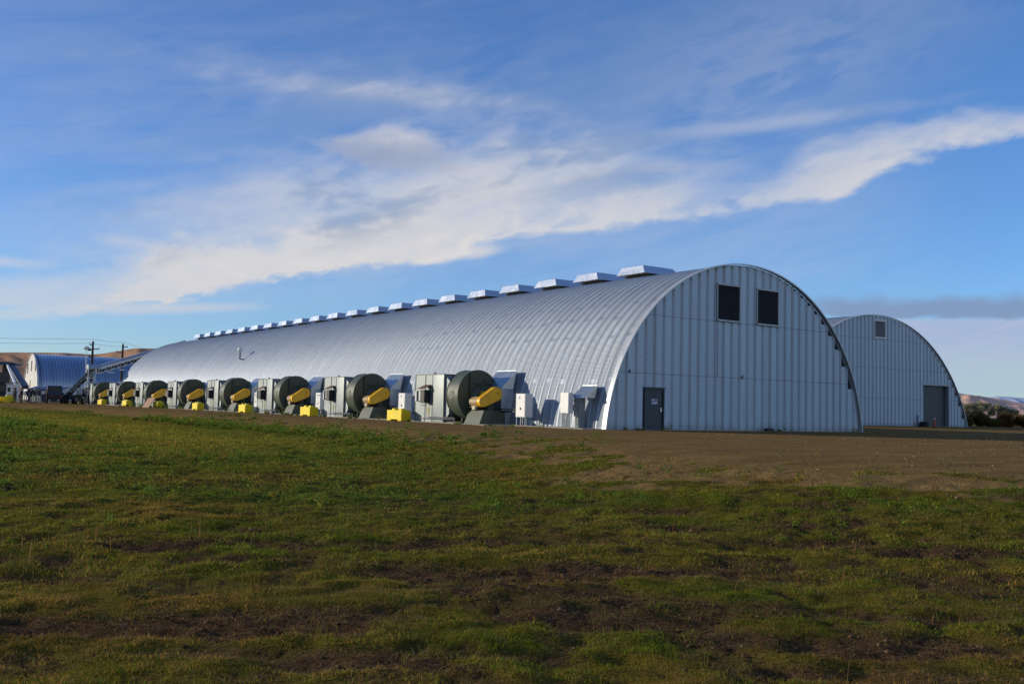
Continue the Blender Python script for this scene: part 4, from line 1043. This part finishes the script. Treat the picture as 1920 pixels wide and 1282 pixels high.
# ------------------------------------------------------------------ bits at the right
def B2(x, y, z=0.0):
    c, s = math.cos(.025), math.sin(.025); return (40.5+x*c+y*s, 24.1-x*s+y*c, z)
r = empty('delineator_post', B2(24.0, -.6), 0, 'orange red marker post with white bands before the roller door', 'post')
mb = MB(); mb.tube((0, 0, .03), (0, 0, 1.0), .10, .09, n=14); obj('post', mb, M_red, r)
mb = MB(); mb.tube((0, 0, .76), (0, 0, .82), .104, n=14); mb.tube((0, 0, .88), (0, 0, .94), .103, n=14); obj('reflective_band', mb, M_white, r)
mb = MB(); mb.tube((0, 0, 0), (0, 0, .05), .22, .18, n=16); obj('base', mb, M_tyre, r)
r = empty('hose_pile', B2(22.4, -.5), 0, 'dark coiled hose heap beside the roller door', 'hose')
mb = MB()
for j in range(4):
    pts = [((.55-.06*j)*math.cos(t*.5)+random.uniform(-.04, .04), (.4-.04*j)*math.sin(t*.5), .08+.12*j+random.uniform(-.02, .05)) for t in range(14)]
    mb.path(pts, .07, n=7)
mb.path([(-.5, .2, .2), (-.7, .3, .5), (-.65, .35, .8), (-.5, .38, 1.0), (-.45, .4, 1.15)], .05)
obj('hose', mb, M_tyre, r)
mb = MB(); mb.ball((0, 0, 0), .32, (1.4, .8, .5)); o = tag(obj('sandbag', mb, M_dark), 'small dark bag at the foot of the second end wall', 'bag'); o.location = B2(10.0, -.4, .1)

# ------------------------------------------------------------------ foliage helpers
def leaf_mat(name, k=1.0, trans=.35, rough=.6):
    m_ = bpy.data.materials.new(name); m_.use_nodes = True; t = NT(m_.node_tree); b = t.n['Principled BSDF']
    at = t.new('ShaderNodeVertexColor', layer_name='col')
    t.put(b.inputs['Base Color'], at.outputs[0]); b.inputs['Roughness'].default_value = rough; b.inputs['Specular IOR Level'].default_value = .06
    tr = t.new('ShaderNodeBsdfTranslucent'); t.put(tr.inputs[0], at.outputs[0])
    mx = t.new('ShaderNodeMixShader'); mx.inputs[0].default_value = trans
    t.l.new(b.outputs[0], mx.inputs[1]); t.l.new(tr.outputs[0], mx.inputs[2]); t.l.new(mx.outputs[0], t.n['Material Output'].inputs[0])
    return m_
M_leaf = leaf_mat('leaves'); M_blade = leaf_mat('grass_blades', trans=.4)
def leaves(cent, size, cols, flat=0.0):
    """one small quad per centre, random orientation"""
    n = len(cent); u = rng.normal(size=(n, 3)); u /= np.linalg.norm(u, axis=1)[:, None]
    w = rng.normal(size=(n, 3)); w -= (w*u).sum(1)[:, None]*u; w /= np.linalg.norm(w, axis=1)[:, None]
    if flat: u[:, 2] *= 1-flat; w[:, 2] *= 1-flat
    s = size[:, None]
    v = np.stack([cent-u*s*.6, cent-w*s*.35+u*s*.05, cent+u*s*.6, cent+w*s*.35+u*s*.05], 1).reshape(-1, 3)
    f = np.arange(4*n).reshape(n, 4); c = np.repeat(cols, 4, axis=0)
    return v, f, c
def crown(name, pts_r, nleaf, size, c0, c1, parent=None, mat_=None):
    """pts_r: list of (x,y,z,r) clumps"""
    P = np.array(pts_r); w = P[:, 3]**2; w /= w.sum(); k = rng.choice(len(P), nleaf, p=w)
    d = rng.normal(size=(nleaf, 3)); d /= np.linalg.norm(d, axis=1)[:, None]
    rr = P[k, 3]*(rng.random(nleaf)**.45)
    ct = P[k, :3]+d*rr[:, None]*np.array([1, 1, .85]); t = rng.random((len(P), 1))[k]*.6+rng.random((nleaf, 1))*.4
    cols = np.array(c0)*(1-t)+np.array(c1)*t
    v, f, c = leaves(ct, size*(.6+.8*rng.random(nleaf)), cols)
    return obj(name, np_mesh(name, v, f, False, c, mat_ or M_leaf), None, parent)
def tree(x, y, h, wd, c0, c1, label, n=2200):
    r = empty('tree', (x, y, 0), random.uniform(0, 6), label, 'tree', 'trees beyond the hedge at right')
    mb = MB(); mb.tube((0, 0, -.3), (.1, 0, h*.45), .22, .13, n=8); top = Vector((.1, 0, h*.45))
    cl = []
    for i in range(9):
        a = random.uniform(0, 6.28); q = Vector((math.cos(a)*wd*random.uniform(.15, .42), math.sin(a)*wd*random.uniform(.15, .42), h*random.uniform(.42, .84)))
        mb.tube(top if i % 2 else Vector((.05, 0, h*.3)), q, .08, .03, n=5); cl.append((q.x, q.y, q.z, wd*random.uniform(.14, .24)))
    cl.append((0, 0, h*.85, wd*.2)); obj('trunk', mb, M_oldwood, r)
    crown('crown', cl, n, .34, c0, c1, r)
    return r
tv = [('olive rounded tree, leftmost of the group beyond the hedge', 305, 160, 5.6, 6.5), ('pale olive tree second from the left beyond the hedge', 307.5, 158, 6.0, 6.5), ('broad olive tree in the middle of the far group', 310, 156.5, 6.6, 7), ('grey green tree right of the broad middle one', 312.6, 154.5, 6.4, 6), ('thin olive tree near the right of the far group', 315, 152.5, 5.8, 5.5), ('small dark tree, second from right beyond the hedge', 317.5, 151, 4.9, 4.6), ('sparse small tree at the right end of the far group', 320, 149.5, 4.0, 4.2)]
for i, (lab, x, y, h, wd) in enumerate(tv):
    tree(x, y, h+.9, wd, (.26, .25, .15), (.50, .46, .28), lab)
# hedge thicket at right: separate bushes
k = 0
for i in range(16):
    t = i/15; x = 82.0+t*24; y = 34.0-t*16.5+random.uniform(-.5, .5); h = random.uniform(1.5, 1.95)
    r = empty('bush', (x, y, 0), 0, None, 'bush', 'bushes in the thicket at right')
    red = random.random() < .45
    cl = [(random.uniform(-1.5, 1.5), random.uniform(-1.2, 1.2), random.uniform(.25, h-.5), random.uniform(.45, .75)) for _ in range(14)]
    c0, c1 = ((.085, .055, .016), (.22, .11, .03)) if red else ((.06, .065, .014), (.16, .14, .03))
    crown('foliage', cl, 6500, .11, c0, c1, r)
    mb = MB()
    for j in range(7): mb.tube((0, 0, 0), (cl[j][0], cl[j][1], cl[j][2]+.2), .03, .012, n=5)
    obj('stem', mb, M_wood, r)
    ptxt = 'nearest the right corner of the wide quonset' if i == 0 else 'last to the right' if i == 15 else '%s to the right of the wide quonset corner' % ORD[i]
    tag(r, ('reddish brown' if red else 'dark green')+' bush in the low thicket, '+ptxt)

# ------------------------------------------------------------------ field cover
CX, CY = -29.87, -35.2
def sample(n, r0, r1, a0=2, a1=68, seed=1):
    g = np.random.default_rng(seed)
    r = np.sqrt(r0*r0+(r1*r1-r0*r0)*g.random(n)); a = np.radians(a0+(a1-a0)*g.random(n))
    return CX+r*np.sin(a), CY+r*np.cos(a), r, g
def blades(name, specs, label, cat):
    Vs = []; Fs = []; Cs = []; base = 0
    for (n, r0, r1, hmin, hmax, wd, mode, seed) in specs:
        x, y, r, g = sample(n, r0, r1, seed=seed)
        s, pad, dirt, lush = fields(x, y)
        clump = fbm(x*2.2, y*2.2, 3, 77); pk = g.random(n)
        if mode == 'grass': keep = pk < (1-pad)*(1-.93*dirt)*(.2+.8*sstep(clump, .28, .52))*(1-.45*lush)
        elif mode == 'straw': keep = pk < (1-pad*.92)*(.12+.88*sstep(fbm(x*1.6, y*1.6, 3, 93)+dirt*.25, .45, .68))
        elif mode == 'tuft': keep = pk < (1-pad)*(1-.8*dirt)*sstep(fbm(x*1.3, y*1.3, 3, 91), .63, .70)
        elif mode == 'stalk': keep = pk < (1-pad)*sstep(fbm(x*.6, y*.6, 3, 97), .48, .62)
        x = x[keep]; y = y[keep]; lush = lush[keep]; r = r[keep]; clump = clump[keep]; n = len(x)
        z = height(x, y)
        h = (hmin+(hmax-hmin)*g.random(n)**1.6)*(.6+.8*clump); a = g.random(n)*6.283
        lean = {'grass': .6+.95*g.random(n), 'straw': 1.25+.3*g.random(n), 'tuft': .1+.6*g.random(n), 'stalk': .05+.35*g.random(n)}[mode]
        dx = np.cos(a); dy = np.sin(a); w = wd*(.6+.8*g.random(n))
        b = g.random(n)*6.283; wx = np.cos(b)*w/2; wy = np.sin(b)*w/2
        P = np.stack([x, y, z-.006], -1); up = np.stack([dx*np.sin(lean*.45), dy*np.sin(lean*.45), np.cos(lean*.45)], -1)
        up2 = np.stack([dx*np.sin(lean), dy*np.sin(lean), np.cos(lean)], -1)
        if mode == 'straw':
            up = up2.copy(); P[:, 2] += .012; up2[:, 2] = .05
        Wv = np.stack([wx, wy, 0*wx], -1); mid = P+up*(h*.55)[:, None]; tip = mid+up2*(h*.55)[:, None]
        v = np.stack([P-Wv, P+Wv, mid+Wv*.75, mid-Wv*.75, tip], 1).reshape(-1, 3)
        i0 = base+np.arange(n)*5
        # quads: base quad and a degenerate-free tip made as a quad with a narrow end
        tipw = Wv*.18
        v = np.stack([P-Wv, P+Wv, mid+Wv*.75, mid-Wv*.75, tip+tipw, tip-tipw], 1).reshape(-1, 3); i0 = base+np.arange(n)*6
        f = np.concatenate([np.stack([i0, i0+1, i0+2, i0+3], -1), np.stack([i0+3, i0+2, i0+4, i0+5], -1)])
        t = g.random((n, 1)); q = fbm(x*.5, y*.5, 3, 55)[:, None]
        if mode == 'straw': c = np.array([.22, .10, .03])*(1-t)+np.array([.55, .36, .15])*t
        elif mode == 'stalk': c = np.array([.20, .07, .025])*(1-t)+np.array([.42, .25, .10])*t
        elif mode == 'tuft': c = np.array([.085, .12, .014])*(1-t)+np.array([.19, .19, .035])*t
        else:
            ca = np.array([.074, .115, .008])*(1-t)+np.array([.195, .235, .018])*t
            cb = np.array([.24, .11, .025])*(1-t)+np.array([.40, .23, .06])*t
            m_ = sstep(q+(g.random((n, 1))-.5)*.4, .47, .60)
            c = ca*(1-m_*.8)+cb*m_*.8
            L_ = lush[:, None]; c = c*(1-L_*.5)+(np.array([.060, .13, .010])*(1-t)+np.array([.15, .26, .024])*t)*L_*.5
            c = c*(.45+1.35*fbm(x*2.6, y*2.6, 3, 95))[:, None]
            yb = yellow(x, y)[:, None]*.85
            c = c*(1-yb)+(np.array([.27, .235, .02])*(1-t)+np.array([.46, .37, .05])*t)*yb
        Vs.append(v); Fs.append(f); Cs.append(np.repeat(c, 6, axis=0)); base += 6*n
    o = obj(name, np_mesh(name, np.concatenate(Vs), np.concatenate(Fs), False, np.concatenate(Cs), M_blade))
    return tag(o, label, cat, kind='stuff')
Q = 1.0
blades('grass', [(int(260000*Q), 4.2, 9, .012, .042, .0045, 'grass', 1), (int(260000*Q), 9, 18, .015, .055, .008, 'grass', 2), (int(150000*Q), 18, 34, .025, .08, .017, 'grass', 3), (int(90000*Q), 34, 75, .04, .11, .045, 'grass', 4), (int(60000*Q), 75, 170, .06, .16, .12, 'grass', 5)], 'short mossy green and olive grass over the field', 'grass')
blades('grass_tufts', [(22000, 4.2, 10, .04, .11, .004, 'tuft', 11), (20000, 10, 22, .05, .12, .007, 'tuft', 12), (14000, 22, 45, .06, .12, .018, 'tuft', 13)], 'taller pale green grass tufts dotted over the field', 'grass')
blades('dry_straw', [(60000, 4.2, 10, .03, .15, .0028, 'straw', 21), (50000, 10, 22, .05, .18, .005, 'straw', 22), (16000, 22, 45, .08, .2, .010, 'straw', 23)], 'tan dry straw bits lying on soil and grass', 'straw')
blades('dry_stalks', [(420, 4.2, 10, .06, .18, .0035, 'stalk', 61), (700, 10, 20, .08, .22, .005, 'stalk', 62), (800, 20, 40, .10, .24, .010, 'stalk', 63)], 'thin reddish brown dead stalks standing up from the grass', 'dry stalks')
def weeds():
    # leafy low clumps (clover-like) in the middle of the field
    x, y, r, g = sample(30000, 7, 66, seed=31)
    s, pad, dirt, lush = fields(x, y)
    dens = (.04+.9*lush)*(1-pad)*(1-.8*dirt)*sstep(r, 9, 19)*sstep(fbm(x*1.3, y*1.3, 3, 88), .38, .62)
    ditch = np.exp(-((s-1.2)/1.9)**2)*(.14+.56*sstep(y, -8, 2))
    keep = g.random(len(x)) < np.maximum(dens, ditch*sstep(r, 12, 18))
    x = x[keep]; y = y[keep]; r = r[keep]; z = height(x, y, False)
    ss = sdist(x, y); kk = (ss < 4.8) | (ss > 11) | (y < -8); x = x[kk]; y = y[kk]; r = r[kk]; z = z[kk]
    wx = np.concatenate([g.uniform(-.5, 19.6, 9), g.uniform(-3.6, -3.1, 40)]); wy = np.concatenate([g.uniform(-.75, -.3, 9), g.uniform(0, 80, 40)])
    x = np.concatenate([x, wx]); y = np.concatenate([y, wy]); r = np.hypot(x-CX, y-CY); z = height(x, y, False)
    n = len(x); per = 34; cr = (.07+.22*g.random(n)**2.0)*(1+r*.010)
    k = np.repeat(np.arange(n), per); d = g.normal(size=(n*per, 3)); d /= np.linalg.norm(d, axis=1)[:, None]; d[:, 2] = np.abs(d[:, 2])*1.15
    rr = cr[k]*(g.random(n*per)**.5)
    ct = np.stack([x[k], y[k], z[k]+.01], -1)+d*rr[:, None]
    t = g.random((n, 1))[k]*.35+g.random((n*per, 1))*.30+np.clip(d[:, 2:3]*(rr/cr[k])[:, None], 0, 1)*.35
    hue = g.random((n, 1))[k]
    c = np.array([.024, .060, .006])*(1-t)+np.array([.23, .32, .040])*t
    c = np.where(hue > .86, c*np.array([1.9, 1.0, 1.0]), c)
    v, f, c = leaves(ct, (.014+.0011*r[k])*(.6+.8*g.random(n*per)), c)
    o = obj('leafy_weeds', np_mesh('leafy_weeds', v, f, False, c, M_leaf)); tag(o, 'low dark green leafy weeds covering the middle of the field', 'weeds', kind='stuff')
weeds()
def stones():
    x, y, r, g = sample(17000, 4.5, 80, seed=41); s, pad, dirt, lush = fields(x, y)
    keep = g.random(len(x)) < np.maximum(pad*.8, dirt*.5); x = x[keep]; y = y[keep]; r = r[keep]; n = len(x); z = height(x, y)
    sz = (.008+.018*g.random(n)**4)*(1+r*.012)
    base = np.array([(1, 0, 0), (0, 1, 0), (-1, 0, 0), (0, -1, 0), (0, 0, .7), (0, 0, -.5)])
    F = np.array([(0, 1, 4), (1, 2, 4), (2, 3, 4), (3, 0, 4), (1, 0, 5), (2, 1, 5), (3, 2, 5), (0, 3, 5)])
    v = (base[None]*(1+.5*(g.random((n, 6, 1))-.5))*sz[:, None, None]*(1+.4*g.random((n, 1, 3))))+np.stack([x, y, z+sz*.2], -1)[:, None]
    f = (F[None]+(np.arange(n)*6)[:, None, None]).reshape(-1, 3)
    c = np.repeat(np.array([.24, .175, .11])*(.5+1.1*g.random((n, 1))), 6, axis=0)
    m_ = leaf_mat('pebbles', trans=0.0, rough=.95)
    o = obj('gravel', np_mesh('gravel', v.reshape(-1, 3), f, False, c, m_)); tag(o, 'loose pebbles and gravel bits on the yard and bare soil', 'gravel', kind='stuff')
stones()

def clods():
    x, y, r, g = sample(60000, 4.3, 26, seed=51); s, pad, dirt, lush = fields(x, y)
    keep = g.random(len(x)) < (1-pad)*(dirt*.8+.04); x = x[keep]; y = y[keep]; r = r[keep]; n = len(x); z = height(x, y)
    sz = (.005+.016*g.random(n)**3)*(1+r*.02)
    th = g.random((n, 1))*6.28
    base = np.array([(1, 0, 0), (0, 1, 0), (-1, 0, 0), (0, -1, 0), (0, 0, .8), (0, 0, -.5)])
    F = np.array([(0, 1, 4), (1, 2, 4), (2, 3, 4), (3, 0, 4), (1, 0, 5), (2, 1, 5), (3, 2, 5), (0, 3, 5)])
    b = base[None]*(1+.7*(g.random((n, 6, 1))-.5))
    b = np.stack([b[..., 0]*np.cos(th)-b[..., 1]*np.sin(th), b[..., 0]*np.sin(th)+b[..., 1]*np.cos(th), b[..., 2]], -1)
    v = b*sz[:, None, None]+np.stack([x, y, z+sz*.15], -1)[:, None]
    f = (F[None]+(np.arange(n)*6)[:, None, None]).reshape(-1, 3)
    c = np.repeat(np.array([.085, .052, .030])*(.4+1.2*g.random((n, 1))), 6, axis=0)
    o = obj('soil_clods', np_mesh('soil_clods', v.reshape(-1, 3), f, False, c, bpy.data.materials['pebbles'])); tag(o, 'small dark clods of crumbled soil in the bare patches', 'soil', kind='stuff')
clods()
